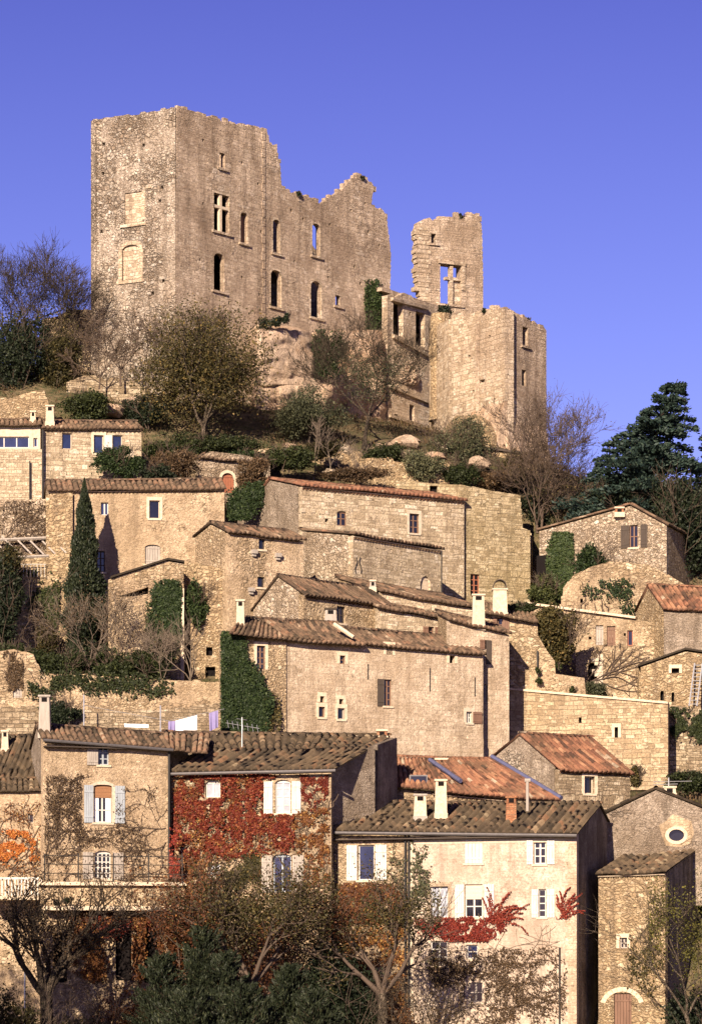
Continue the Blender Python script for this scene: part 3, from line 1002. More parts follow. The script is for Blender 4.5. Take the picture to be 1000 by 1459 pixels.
def creeper(name, label, c, poly, n, mat, size=.16, depth=.22, thr=-.3, nsc=1.2, seed=0, group=None, cat='climbing plant', avoid=(), stems=8, stemmat='twig', tone_c=.5, edge=0):
    """leaves on a wall inside a photo polygon; thr thins it by smooth noise; avoid = rectangles kept clear"""
    n = int(n * 1.9)
    rg = np.random.default_rng(seed + n)
    xs = [q[0] for q in poly]; ys = [q[1] for q in poly]
    base = c.pt(sum(xs) / len(xs), max(ys), .05)
    root = thing(name, label, cat, base, group)
    k = n * 4
    X = rg.uniform(min(xs), max(xs), k); Yp = rg.uniform(min(ys), max(ys), k)
    X2, Y2 = X + rg.normal(0, 4.5, k), Yp + rg.normal(0, 4.5, k)
    ok = inpoly(X2, Y2, poly)
    for (x0, x1, y0, y1) in avoid:
        ok &= ~((X > x0) & (X < x1) & (Yp > y0) & (Yp < y1))
    pos, nn = [], []
    for x, y in zip(X[ok], Yp[ok]):
        u, z = c.uz(x, y)
        if noise.noise((u * nsc + seed, z * nsc, seed * 1.7)) + .5 * noise.noise((u * nsc * 3, z * nsc * 3, seed)) + rg.uniform(-.3, .3) < thr: continue
        b = .5 + .5 * noise.noise((u * .9, z * .9, seed + 5))
        pos.append(tuple(c.w(u, z, .03 + depth * b * rg.uniform(.2, 1))))
        if len(pos) >= n: break
    pos = np.array(pos)
    nv = np.tile(np.array([c.n.x, c.n.y, .25]), (len(pos), 1))
    leaves_mesh('foliage', pos, size, mat, root, seed, nrm=nv, flatness=.35, long=1.3, tone_c=tone_c)
    r2 = random.Random(seed)
    segs = []
    for i in range(stems):
        x = r2.uniform(min(xs), max(xs)); y = max(ys) - r2.uniform(0, .25) * (max(ys) - min(ys))
        dx = r2.gauss(0, .4)
        for j in range(14):
            if not inpoly(np.array([x]), np.array([y]), poly)[0] and j > 3: break
            x2 = x + dx * 6 + r2.gauss(0, 2); y2 = y - r2.uniform(2, 7)
            segs.append((tuple(c.pt(x, y, .03)), tuple(c.pt(x2, y2, .03)), .03, .025))
            x, y = x2, y2
            dx += r2.gauss(0, .15)
    if segs: tubes(segs, 'stem', stemmat, root)
    return root

def vine_web(name, label, c, starts, seed, mat='twig', r=.022, steps=26, branch=.22, leaf=None, nleaf=0, lsize=.12, step=6, up=(0, -1), curl=.35, cat='climbing plant', box=None, avoid=()):
    """bare creeper stems wandering over a wall from the given photo points"""
    r2 = random.Random(seed)
    base = c.pt(*starts[0], .03)
    root = thing(name, label, cat, base)
    segs, pts = [], []
    st = [(x, y, math.atan2(up[1], up[0]) + r2.gauss(0, .5), steps, r) for x, y in starts]
    while st and len(segs) < 1500:
        x, y, a_, k, rad = st.pop()
        for i in range(k):
            a_ += r2.gauss(0, curl)
            x2, y2 = x + math.cos(a_) * step, y + math.sin(a_) * step
            if box and not (box[0] < x2 < box[1] and box[2] < y2 < box[3]): break
            if any(x0 < x2 < x1 and y0 < y2 < y1 for x0, x1, y0, y1 in avoid): break
            segs.append((tuple(c.pt(x, y, .035)), tuple(c.pt(x2, y2, .035)), rad, max(.009, rad * .96)))
            pts.append((x2, y2))
            x, y = x2, y2
            rad = max(.009, rad * .965)
            if r2.random() < branch and k - i > 4:
                st.append((x, y, a_ + r2.choice((-1, 1)) * r2.uniform(.4, 1.1), int((k - i) * .7), rad * .75))
    tubes(segs, 'stem', mat, root)
    if nleaf:
        rg = np.random.default_rng(seed)
        pos = []
        for _ in range(nleaf):
            x, y = r2.choice(pts)
            x, y = x + r2.gauss(0, 2.2), y + r2.gauss(0, 2.2)
            if any(x0 < x < x1 and y0 < y < y1 for x0, x1, y0, y1 in avoid): continue
            pos.append(tuple(c.pt(x, y, r2.uniform(.03, .16))))
        leaves_mesh('foliage', np.array(pos), lsize, leaf, root, seed, nrm=np.tile(np.array([c.n.x, c.n.y, .2]), (len(pos), 1)), flatness=.3, long=1.3)
    return root

def rockface(name, label, rows, Y0, Y1, bulge, mat, seed=0, parent=None, tilt=0., cat='rock', noise_a=.35):
    """boulder or cliff: rows = (py, x-left, x-right); the face bulges toward the camera and curls back at its edges"""
    nx, ny = 60, 50
    pys = [q[0] for q in rows]
    v = []
    xm0, xm1 = min(q[1] for q in rows), max(q[2] for q in rows)
    for j in range(ny + 1):
        py = pys[0] + (pys[-1] - pys[0]) * j / ny
        xl = np.interp(py, pys, [q[1] for q in rows]); xr = np.interp(py, pys, [q[2] for q in rows])
        tv = j / ny
        for i in range(nx + 1):
            t = i / nx
            px = xl + (xr - xl) * t
            Yb = Y0 + (Y1 - Y0) * (px - xm0) / (xm1 - xm0)
            prof_ = (1 - abs(2 * t - 1) ** 9) * (1 - (1 - min(1, tv * 6)) ** 3 if tv < .17 else 1)
            nz = noise.fractal(Vector((px * .035 + seed, py * .03, seed)), .75, 2.1, 6)
            cr_ = noise.ridged_multi_fractal(Vector((px * .016 + seed, py * .05, seed * 2)), .9, 2.2, 4, .9, 2.0)
            dY = -bulge * prof_ - tilt * tv + 1.6 * (1 - prof_) - noise_a * nz + .16 * cr_
            px += noise.noise((py * .09, seed, t * 3)) * 2.5
            v.append(tuple(P(px, py, Yb + dY)))
    f = []
    for j in range(ny):
        for i in range(nx):
            a_ = j * (nx + 1) + i
            f.append([a_, a_ + nx + 1, a_ + nx + 2, a_ + 1])
    # give it a back so it is a solid block
    n0 = len(v)
    border = [i for i in range(nx + 1)] + [j * (nx + 1) + nx for j in range(1, ny + 1)] + [ny * (nx + 1) + i for i in range(nx - 1, -1, -1)] + [j * (nx + 1) for j in range(ny - 1, 0, -1)]
    for b in border:
        x, y, z = v[b]
        v.append((x, y + 3.5, z))
    m_ = len(border)
    for k in range(m_):
        f.append([border[k], border[(k + 1) % m_], n0 + (k + 1) % m_, n0 + k])
    f.append([n0 + k for k in range(m_)])
    o = mk(name, v, f, mat, parent, loc=None if parent else P((xm0 + xm1) / 2, pys[-1], Y0), smooth=True)
    if not parent: tag(o, label, cat)
    return o
# ------------------------------------------------------------------ ground
TAB = {100: [(150, 1720), (160, 1600), (168, 1480), (177, 1340), (183, 1065), (185.6, 1045), (186.6, 962), (192, 950), (199.5, 900), (203, 800), (211, 720), (214, 650), (217, 580), (221, 552), (228, 530), (245, 522)],
       500: [(150, 1720), (160, 1600), (168, 1480), (178, 1330), (184, 1120), (190, 1000), (197, 890), (203, 880), (209, 862), (213, 840), (215, 705), (217, 684), (221, 655), (226, 624), (231, 602), (245, 585)],
       720: [(150, 1720), (160, 1600), (168, 1490), (176, 1330), (182, 1150), (190, 1110), (193, 1060), (197, 960), (203, 885), (212, 872), (215, 866), (217.5, 700), (221, 690), (226, 655), (232, 640), (245, 640)],
       900: [(150, 1720), (160, 1600), (168, 1480), (174, 1300), (180, 1150), (193, 1110), (196, 992), (199, 985), (201, 955), (203, 895), (206, 865), (210, 810), (215, 768), (222, 740), (232, 706)]}
def gz(x, Y):
    if Y <= 150: return -8.6
    x0_, Y0_ = x, Y
    if 150 < Y < 226: Y = Y - 4.5 * min(1, (Y - 150) / 12, max(0, (226 - Y) / 8))
    x = x * Y / Y0_
    px = min(1000, max(0, 500 + x * F / Y))
    zs = {}
    for k, t in TAB.items():
        ys = [q[0] for q in t]
        zs[k] = float(np.interp(min(Y, ys[-1]), ys, [Z(q[1], q[0]) for q in t]))
    z = float(np.interp(px, (100, 500, 720, 900), (zs[100], zs[500], zs[720], zs[900])))
    if Y > 246: z = z - 30 * min(1, ((Y - 246) / 120)) - 20 * min(1, max(0, (Y - 300) / 300))
    far = min(1, max(0, (abs(x) - 45) / 120))
    z = z * (1 - .55 * far)
    return z + .18 * noise.noise((x * .35, Y * .35, 0))
gx = [-6000, -2500, -900, -400, -220, -140, -90, -65, -52] + list(np.arange(-44, 45, 1.0)) + [52, 65, 90, 140, 220, 400, 900, 2500, 6000]
gy = [-3000, -800, -200, 0, 60, 110, 135, 145] + list(np.arange(150, 262, .9)) + [270, 285, 305, 340, 400, 520, 800, 1500, 3500, 9000]
gv = [(x, y, gz(x, y)) for y in gy for x in gx]
nx_ = len(gx)
gf = np.array([[j * nx_ + i, j * nx_ + i + 1, (j + 1) * nx_ + i + 1, (j + 1) * nx_ + i] for j in range(len(gy) - 1) for i in range(nx_ - 1)])
g_ = mk('ground', gv, gf, 'ground', smooth=True)
tag(g_, kind='structure')

rgs = np.random.default_rng(5)
sp_ = []
while len(sp_) < 52000:
    px, Y = rgs.uniform(-20, 1010), rgs.uniform(184, 246)
    x = (px - 500) * Y / F
    if noise.noise((x * .35, Y * .35, 7.0)) + .6 * noise.noise((x * 1.1, Y * 1.1, 3.0)) < -.05: continue
    for _ in range(7):
        xx, yy = x + rgs.normal(0, .28), Y + rgs.normal(0, .28)
        sp_.append((xx, yy, gz(xx, yy) + rgs.uniform(0, .38)))
sp_ = np.array(sp_)
ud = np.tile(np.array([0, 0, 1.]), (len(sp_), 1))
o_ = leaves_mesh('scrub', sp_, .1, 'lbrown', None, 8, dirs=ud, long=3.0, tone=np.clip(rgs.normal(.55, .3, len(sp_)), 0, 1), loc=(0, 220, 40))
tag(o_, 'dry brown grass and low scrub covering the bank below the castle', 'scrub', kind='stuff')
sp2 = sp_[rgs.random(len(sp_)) < .45]
o_ = leaves_mesh('ground_cover', sp2, .11, 'lolive', None, 9, dirs=np.tile(np.array([0, 0, 1.]), (len(sp2), 1)), long=1.8, loc=(0, 220, 40))
tag(o_, 'olive green low ground cover between the rocks of the bank', 'ground cover', kind='stuff')

# ------------------------------------------------------------------ ruined castle on the summit
castle = thing('ruined_castle', 'roofless ruined castle of pale stone crowning the hill, tall square tower at its left end', 'castle', P(400, 610, 232))
CB = Z(640, 226)
def sq(c, px, py, s=.2):
    u, z = c.uz(px, py)
    return (u - s / 2, u + s / 2, z - s / 2, z + s / 2, 0)
def opening(c, x0, x1, y0, y1, arch=0., sur=None, sill=True, root=None, name='window_surround'):
    """bare castle opening through the wall with stone dressings; y0, y1 taken at the middle"""
    xm = (x0 + x1) / 2
    u0, u1 = c.u(x0), c.u(x1); Yc = c.Y(xm)
    z0, z1 = Z(y1, Yc), Z(y0, Yc)
    wd = u1 - u0
    m = MB()
    if sill: m.box(c, u0 - .22, u1 + .22, -.3, .13, z0 - .16, z0 + .003)
    if sur:
        k = .22
        k = .15
        m.box(c, u0 - k, u0 + .002, -.1, .008, z0 + .01, z1 - arch * wd)
        m.box(c, u1 - .002, u1 + k, -.1, .008, z0 + .01, z1 - arch * wd)
        if arch <= 0:
            m.box(c, u0 - k, u1 + k, -.1, .012, z1 - .002, z1 + .2)
        else:
            lo = hole_loop((u0, u1, z0, z1, arch * wd))[2:]
            hi = hole_loop((u0 - k, u1 + k, z0, z1 + .18, arch * wd + .18))[2:]
            for (a0, b0), (a1, b1), (a2, b2), (a3, b3) in zip(lo, lo[1:], hi, hi[1:]):
                m.hexa([c.w(a0, b0, -.08), c.w(a1, b1, -.08), c.w(a3, b3, -.08), c.w(a2, b2, -.08), c.w(a0, b0, .012), c.w(a1, b1, .012), c.w(a3, b3, .012), c.w(a2, b2, .012)])
    if m.v: m.build(name, 'casB' if sur else 'casR', castle)
    return (u0, u1, z0, z1, arch * wd)
# tower: left face
cl = ctx(130, 229.2, 250, 226)
tl = [cl.uz(132, 170), cl.uz(170, 165), cl.uz(215, 159), cl.uz(250, 153)]
hl = [sq(cl, x, y, .22) for x, y in ((148, 205), (205, 207), (147, 247), (231, 267), (228, 286), (145, 330), (233, 400), (218, 418))]
ob = (cl.u(178), cl.u(203), Z(320, 227.8), Z(275, 227.8), 0)
ob2 = (cl.u(175), cl.u(199), Z(400, 227.8), Z(350, 227.8), .25)
zb_ = CB - 3
wall(cl, [(0, zb_), (cl.L, zb_)] + jag(tl, .4, .1, 3)[::-1], hl + [ob, ob2], 'tower_wall', 'casL', castle, .5)
m = MB()                                                   # blocking of the two walled-up windows
m.box(cl, ob[0] - .1, ob[1] + .1, -.4, -.10, ob[2] - .1, ob[3] + .1)
m.box(cl, ob2[0] - .1, ob2[1] + .1, -.4, -.12, ob2[2] - .1, ob2[3] + .1)
m.build('blocked_window', 'casB', castle)
m = MB()
m.box(cl, ob2[0] - .3, ob2[0], -.1, .05, ob2[2], ob2[3] - .2); m.box(cl, ob2[1], ob2[1] + .3, -.1, .05, ob2[2], ob2[3] - .2)
m.box(cl, ob2[0] - .45, ob2[1] + .45, -.1, .09, ob2[2] - .2, ob2[2]); m.box(cl, ob[0] - .35, ob[1] + .35, -.1, .12, ob[2] - .2, ob[2])
m.box(cl, ob[1], ob[1] + .25, -.1, .05, ob[2] + .2, ob[3]); m.box(cl, ob[1] + .25, ob[1] + .75, -.1, .07, ob[3] + .1, ob[3] + .22)
lo, hi = hole_loop(ob2)[2:], hole_loop((ob2[0] - .3, ob2[1] + .3, ob2[2], ob2[3] + .3, .55))[2:]
for (a0, b0), (a1, b1), (a2, b2), (a3, b3) in zip(lo, lo[1:], hi, hi[1:]):
    m.hexa([cl.w(a0, b0, -.08), cl.w(a1, b1, -.08), cl.w(a3, b3, -.08), cl.w(a2, b2, -.08), cl.w(a0, b0, .05), cl.w(a1, b1, .05), cl.w(a3, b3, .05), cl.w(a2, b2, .05)])
m.build('window_surround', 'casB', castle)
# long right-hand facade
cr = ctx(250, 226, 556, 243.5)
TH = .42
top = [(252, 153), (262, 155), (285, 162), (310, 168), (333, 176), (352, 180), (366, 183), (374, 182), (377, 186), (381, 188), (384, 202), (388, 214), (396, 224), (400, 238), (401, 262), (404, 269), (418, 274), (432, 278), (446, 283), (460, 289), (466, 284), (478, 277), (488, 270), (494, 262), (500, 255), (511, 251), (521, 255), (529, 259), (534, 268), (531, 276), (529, 292), (537, 297), (546, 300), (551, 309), (553, 330), (556, 352), (557, 366), (556, 400), (555, 440), (556, 480)]
tp = jag([cr.uz(*q) for q in top], .3, .17, 7)
hs = [opening(cr, 313, 321, 218, 240, sur=None), opening(cr, 305, 327, 277, 331, sur='lime'), opening(cr, 343, 353, 303, 347, .25, 'lime'),
      opening(cr, 305, 320, 361, 415, .3), opening(cr, 389, 399, 313, 361, .3, 'lime'), opening(cr, 386, 401, 385, 438, .3, 'lime'),
      opening(cr, 445, 456, 319, 365, .25, 'lime'), opening(cr, 443, 458, 401, 453, .3, 'lime'), opening(cr, 478, 485, 421, 436), opening(cr, 512, 515, 402, 406, sill=False),
      sq(cr, 320, 437), sq(cr, 327, 431), sq(cr, 313, 440)] + [sq(cr, x, y, .2) for x, y in ((290, 200), (345, 232), (368, 262), (415, 300), (432, 312), (470, 320), (500, 300), (525, 330), (505, 380), (535, 400), (468, 395), (420, 372), (372, 330), (290, 290), (285, 370), (345, 395), (370, 420), (520, 290), (540, 350))]
wall(cr, [(.0, zb_), (tp[-1][0], zb_)] + tp[::-1], hs, 'main_wall', 'casR', castle, TH)
u0, u1, z0, z1, _ = hs[1]                                  # stone cross of the mullioned window
m = MB()
um = u0 + (u1 - u0) * .48
m.box(cr, um - .12, um + .12, -.3, -.05, z0, z1); zt = z0 + (z1 - z0) * .66
m.box(cr, u0, um - .12, -.3, -.05, zt - .1, zt + .1); m.box(cr, um + .12, u1, -.3, -.05, zt - .1, zt + .1)
m.build('mullion', 'lime', castle)
u0, u1, z0, z1, _ = hs[2]
m = MB(); m.box(cr, u0 + .1, u1 - .1, -.38, -.3, z0, z1 - .15); m.build('shutter', 'brown', castle)
# quoin strip where the tower meets the range, window mouldings
m = MB(); uq, zq = cr.uz(376, 190)
for k in range(26):
    m.box(cr, uq - .25 + .12 * (k % 2), uq + .12, -.1, .05, zq - .5 - .62 * k, zq - .5 - .62 * k + .57)
m.build('quoin', 'casR', castle)
# inner walls and floors that close the rooms behind the openings
bkv = -cr.n
inner = Ctx(cr.A + bkv * 6.5 + cr.d * 0, cr.A + bkv * 6.5 + cr.d * cr.L)
iw = [(0, Z(172, 226) - .6), inner.uz(395, 205), inner.uz(402, 290), inner.uz(418, 300), inner.uz(436, 335), inner.uz(447, 352), inner.uz(470, 380), (inner.L, Z(385, 246))]
wall(inner, [(0, zb_), (inner.L, zb_)] + jag(iw, .6, .15, 5)[::-1], [], 'inner_wall', 'casR', castle, .8)
cross = Ctx(cr.A + bkv * 6.4 + cr.d * cr.L * .43, cr.A + bkv * .9 + cr.d * cr.L * .43)
wall(cross, [(0, zb_), (cross.L, zb_), (cross.L, Z(200, 234)), (0, Z(205, 236))], [], 'inner_wall', 'casR', castle, .6)
tl2 = Ctx(cl.A, cl.A + bkv * 4.0)
tb = Ctx(inner.A, cl.A)
wall(tb, [(0, zb_), (tb.L, zb_), (tb.L, tl[0][1] - .1), (0, tl[-1][1] - 1)], [], 'tower_wall', 'casL', castle, .5)
m = MB()
for pz, q in ((255, .43), (345, .8), (445, .98)):
    z = Z(pz, 231)
    a0, a1 = .3, cr.L * q
    m.box(cr, a0, a1, -6.4, -.43, z, z + .3)
m.build('floor', 'casR', castle)
# lower range to the right with two big windows
c3 = ctx(552, 241.5, 645, 249)
t3 = [(552, 421), (560, 419), (563, 424), (575, 417), (586, 421), (590, 427), (605, 432), (625, 440), (645, 450)]
h3 = [opening(c3, 560, 574, 431, 479, 0, 'lime'), opening(c3, 592, 605, 445, 494, 0, 'lime'), opening(c3, 583, 590, 577, 618, 0, 'lime'), opening(c3, 562, 567, 590, 622), opening(c3, 612, 617, 520, 548), sq(c3, 628, 478, .5), sq(c3, 584, 447, .25)]
wall(c3, [(0, zb_ - 4), (c3.L, zb_ - 4)] + jag([c3.uz(*q) for q in t3], .5, .1, 9)[::-1], h3, 'curtain_wall', 'casB', castle, .5)
in3 = Ctx(c3.A + Vector((-c3.n.x, -c3.n.y)) * 4, c3.B + Vector((-c3.n.x, -c3.n.y)) * 4)
wall(in3, [(0, zb_), (in3.L, zb_), (in3.L, Z(440, 249)), (0, Z(426, 243))], [], 'inner_wall', 'casR', castle, .5)
ce_ = Ctx(c3.B, in3.B)
wall(ce_, [(.5, zb_), (ce_.L, zb_), (ce_.L, Z(447, 251)), (.5, Z(450, 249))], [], 'inner_wall', 'casR', castle, .5)
m = MB(); m.box(c3, 0, c3.L, -4, -.5, Z(428, 245), Z(428, 245) + .3); m.build('floor', 'casR', castle)
for (xa, ya), (xb, yb) in (((558, 477), (613, 507)), ((556, 424), (606, 437)), ((553, 548), (612, 572)), ((553, 590), (600, 606))):
    m = MB()
    ua, za = c3.uz(xa, ya); ub, zb2 = c3.uz(xb, yb)
    m.hexa([c3.w(ua, za - .25, .22), c3.w(ub, zb2 - .25, .22), c3.w(ub, zb2 - .25, -.1), c3.w(ua, za - .25, -.1), c3.w(ua, za, .28), c3.w(ub, zb2, .28), c3.w(ub, zb2, -.1), c3.w(ua, za, -.1)])
    m.build('string_course', 'casB', castle)
# free-standing fragment of the far tower
cf = ctx(594, 247.5, 688, 250)
tf = [(594, 330), (597, 316), (604, 312), (612, 310), (618, 316), (626, 312), (640, 313), (650, 306), (662, 309), (672, 304), (681, 306), (686, 322), (687, 345), (688, 400)]
h4 = [opening(cf, 614, 621, 333, 347), opening(cf, 627, 657, 377, 434, 0, None)]
tp = jag([cf.uz(*q) for q in tf], .28, .2, 11)
lf = [cf.uz(*q) for q in ((606, 455), (609, 440), (605, 428), (607, 420), (600, 414), (601, 405), (595, 399), (598, 390), (594, 384), (597, 374), (593, 368), (597, 357), (594, 350), (597, 342), (593, 338))]
wall(cf, jag(lf, .5, .0, 2)[:1] + [(cf.L, lf[0][1])] + tp[::-1] + lf[::-1][:-1], h4, 'tower_fragment', 'casR', castle, .9)
c5 = ctx(594, 247.5, 612, 254)
m = MB(); u0, u1, z0, z1, _ = h4[1]
um = u0 + (u1 - u0) * .55
m.box(cf, um - .13, um + .13, -.45, -.05, z0, z1 - .1); m.box(cf, u0 + .5, u1, -.45, -.05, z0 + (z1 - z0) * .62, z0 + (z1 - z0) * .62 + .22)
m.box(cf, um + .13, u1, -.6, -.3, z0, z0 + (z1 - z0) * .62)
m.box(cf, u0 - .2, u1 + .35, -.3, .12, z1 - .002, z1 + .28); m.box(cf, u1 - .002, u1 + .3, -.3, .1, z1 - 1.9, z1)
m.build('mullion', 'casB', castle)
m = MB()
for k in range(22):
    zq = cf.uz(600, 322)[1] - .36 * k
    m.box(cf, cf.u(595) - .09 * ((k * 7) % 4) + (.3 if k > 13 else 0) + (.25 if k > 17 else 0), cf.u(610) + .2 * (k % 2), -.6, .06, zq - .33, zq)
m.build('quoin', 'casB', castle)
# bastion
cb1, cb2 = ctx(643, 238.5, 719, 233), ctx(719, 233, 778, 237.2)
t1 = [(643, 450), (660, 446), (668, 449), (676, 444), (690, 441), (704, 437), (719, 441)]
hb = [sq(cb1, x, y, .25) for x, y in ((652, 480), (697, 480), (668, 508), (674, 558), (704, 570))] + [opening(cb1, 682, 690, 541, 545, sill=False)]
wall(cb1, [(0, zb_ - 5), (cb1.L, zb_ - 5)] + jag([cb1.uz(*q) for q in t1], .35, .2, 13)[::-1], hb, 'bastion_wall', 'casB', castle, .8)
t2 = [(719, 441), (735, 446), (750, 454), (765, 462), (778, 471)]
hb = [opening(cb2, 744, 752, 466, 493), opening(cb2, 743, 749, 527, 550, sill=False), opening(cb2, 741, 747, 632, 639, sill=False)]
wall(cb2, [(.8, zb_ - 5), (cb2.L, zb_ - 5)] + jag([cb2.uz(*q) for q in t2], .35, .18, 15)[::-1][:-1] + [(.8, cb2.uz(722, 443)[1])], hb, 'bastion_wall', 'casR', castle, .8)
cb3 = Ctx(cb2.B, cb2.B + Vector((-4, 6)))
wall(cb3, [(.8, zb_ - 5), (cb3.L, zb_ - 5), (cb3.L, Z(471, 237.2)), (.8, Z(472, 237.2))], [], 'bastion_wall', 'casR', castle, .8)
cb4 = Ctx(cb1.A + Vector((-1.5, 6)), cb1.A)
wall(cb4, [(0, zb_ - 5), (cb4.L - .8, zb_ - 5), (cb4.L - .8, Z(449, 238)), (0, Z(452, 240))], [], 'bastion_wall', 'casB', castle, .8)
m = MB()                                                   # lit inner walls of bastion close the view through its loopholes
m.box(cb2, .9, cb2.L - .9, -3.2, -2.9, zb_, Z(455, 236)); m.build('inner_wall', 'casR', castle)
m = MB()                                                   # pilaster strips and battered foot
for x0, x1 in ((643, 659),):
    m.box(cb1, cb1.u(x0), cb1.u(x1), -.1, .025, zb_ - 2, cb1.uz(650, 449)[1])
m.box(cb1, cb1.u(714), cb1.L - .01, -.1, .012, Z(592, 233), cb1.uz(716, 443)[1])
m.build('pilaster', 'casB', castle)
def foot(c, xa, xb, yt, yb_, out):
    n, k = 24, 10
    v, f = [], []
    for j in range(k + 1):
        for i in range(n + 1):
            u = c.u(xa) + (c.u(xb) - c.u(xa)) * i / n
            t = j / k
            top = yt + 6 * noise.noise((u * .9, 3, out))
            z = Z(top + (yb_ - top) * t, c.A.y)
            o = .02 + out * t ** .8 + .3 * t * noise.fractal(Vector((u * .8, z * .25, out)), .8, 2, 4)
            v.append(tuple(c.w(u, z, o)))
    for j in range(k):
        for i in range(n):
            q_ = j * (n + 1) + i
            f.append([q_, q_ + n + 1, q_ + n + 2, q_ + 1])
    for e_ in (0, n):
        b0 = len(v)
        v += [tuple(c.w(c.u(xa) + (c.u(xb) - c.u(xa)) * e_ / n, Z(yb_, c.A.y), -.2)), tuple(c.w(c.u(xa) + (c.u(xb) - c.u(xa)) * e_ / n, Z(yt, c.A.y), -.2))]
        f.append([j * (n + 1) + e_ for j in range(k + 1)] + [b0, b0 + 1])
    return mk('battered_foot', v, f, 'rock', castle)
foot(cb1, 672, 719.2, 592, 665, .8); foot(cb2, 719.4, 777, 595, 665, .6)
# rounded turret stub between range and bastion
ct_ = P(628, 450, 243.2)
v, f = [], []
nseg, rows = 20, [(448, .75), (470, .85), (505, .95), (512, .8), (540, .75), (575, .78), (600, .95)]
for j, (py, rr) in enumerate(rows):
    for i in range(nseg):
        t = 2 * math.pi * i / nseg
        r_ = rr * (1 + .05 * noise.noise((math.cos(t) * 2, math.sin(t) * 2, py * .1)))
        v.append((ct_.x + math.cos(t) * r_, ct_.y + math.sin(t) * r_, Z(py, 243.2)))
for j in range(len(rows) - 1):
    for i in range(nseg):
        f.append([j * nseg + i, j * nseg + (i + 1) % nseg, (j + 1) * nseg + (i + 1) % nseg, (j + 1) * nseg + i])
f.append(list(range(nseg)))
mk('turret', v, f, 'yel', castle)
# rubble lumps and weeds on the wall heads are part of the jagged outline

# loose coping stones left on the wall heads
rgc = random.Random(9)
for c_, pts_ in ((cr, top), (cb1, t1), (cb2, t2), (cf, tf[4:])):
    for (xa, ya), (xb, yb) in zip(pts_, pts_[1:]):
        if xb - xa < 4: continue
        for _ in range(max(1, int((xb - xa) / 5))):
            t_ = rgc.random(); u_, z_ = c_.uz(xa + (xb - xa) * t_, ya + (yb - ya) * t_)
            w_ = rgc.uniform(.12, .3); m = MB(); m.box(c_, u_ - w_, u_ + w_, -rgc.uniform(.25, .4), rgc.uniform(-.08, .03), z_ - .25, z_ + rgc.uniform(.03, .22)); m.build('coping_stone', 'casR', castle)

# rock the castle stands on
rockface('rock_outcrop', 'big smooth pale boulder under the arched windows of the castle wall', [(462, 366, 388), (466, 362, 424), (472, 361, 440), (488, 360, 450), (515, 360, 456), (540, 361, 462), (548, 362, 464)], 229, 234, .9, 'rock', 3, noise_a=.22)
rockface('rock_outcrop', 'pinkish lower cliff band beneath the big smooth boulder', [(541, 360, 486), (560, 358, 484), (600, 356, 478), (650, 350, 478)], 228.6, 234, .7, 'rock', 9, noise_a=.5)
rockface('rock_outcrop', 'broken pale cliff under the right half of the castle facade, behind the bare tree', [(470, 440, 548), (488, 446, 551), (520, 452, 553), (560, 462, 553), (600, 470, 553), (650, 470, 553)], 235.2, 241, .8, 'rock', 17, noise_a=.6)
rockface('rock_outcrop', 'small jutting ledge of rock under the two big windows of the link wall', [(512, 556, 584), (524, 552, 598), (540, 552, 608), (548, 556, 600)], 242.5, 246.3, .7, 'rock', 23, noise_a=.9)
rockface('rock_outcrop', 'mound of rubble and earth at the foot of the bastion', [(592, 650, 684), (602, 640, 700), (620, 630, 712), (660, 618, 716)], 233.5, 232.5, .6, 'yel', 29, noise_a=.9)
lw = thing('stone_wall', 'low yellow stone wall on the skyline left of the castle tower', 'wall', P(110, 530, 231))
facade(lw, ctx(60, 231, 131, 231), [(60, 455), (84, 450), (100, 441), (131, 441)], 540, (), 'ash', .5, jagamp=.05, seed=3)
tw = thing('terrace_wall', 'terrace wall with a dark flat coping below the castle bastion', 'wall', P(700, 690, 226))
c = ctx(560, 228, 765, 226.5)
facade(tw, c, [(560, 642), (620, 640), (690, 640), (765, 652)], 705, (), 'yel', .5)
m = MB()
for (xa, ya), (xb, yb) in (((676, 638), (765, 650)),):
    ua, za = c.uz(xa, ya); ub, zb2 = c.uz(xb, yb)
    m.hexa([c.w(ua, za, .25), c.w(ub, zb2, .25), c.w(ub, zb2, -.6), c.w(ua, za, -.6), c.w(ua, za + .14, .25), c.w(ub, zb2 + .14, .25), c.w(ub, zb2 + .14, -.6), c.w(ua, za + .14, -.6)])
m.build('coping', 'dark', tw)
lw = thing('rubble_wall', 'dark low rubble wall in shade at the foot of the pink cliff', 'wall', P(365, 632, 226))
facade(lw, ctx(325, 226.5, 432, 227), [(325, 622), (350, 612), (400, 610), (432, 616)], 640, (), 'dry', .6, jagamp=.1, seed=4)
lw = thing('terrace_wall', 'sunlit broken terrace wall with a little white parapet among the green bushes', 'wall', P(450, 655, 222))
facade(lw, ctx(360, 221.5, 560, 222.5), [(360, 642), (420, 638), (480, 642), (560, 648)], 690, (), 'yel', .6, jagamp=.12, seed=6)
lw = thing('stone_wall', 'rubble wall above the roof of the topmost left house', 'wall', P(35, 600, 217))
facade(lw, ctx(-20, 217, 70, 217), [(-20, 572), (20, 566), (45, 558), (64, 556), (70, 575)], 620, (), 'yel', .6, jagamp=.08, seed=8)
lw = thing('stone_wall', 'ruinous bank wall of loose stones under the left tower face', 'wall', P(150, 560, 223.5))
facade(lw, ctx(95, 223, 215, 223.5), [(95, 545), (120, 535), (165, 538), (195, 545), (215, 560)], 610, (), 'dry', .6, jagamp=.15, seed=12)

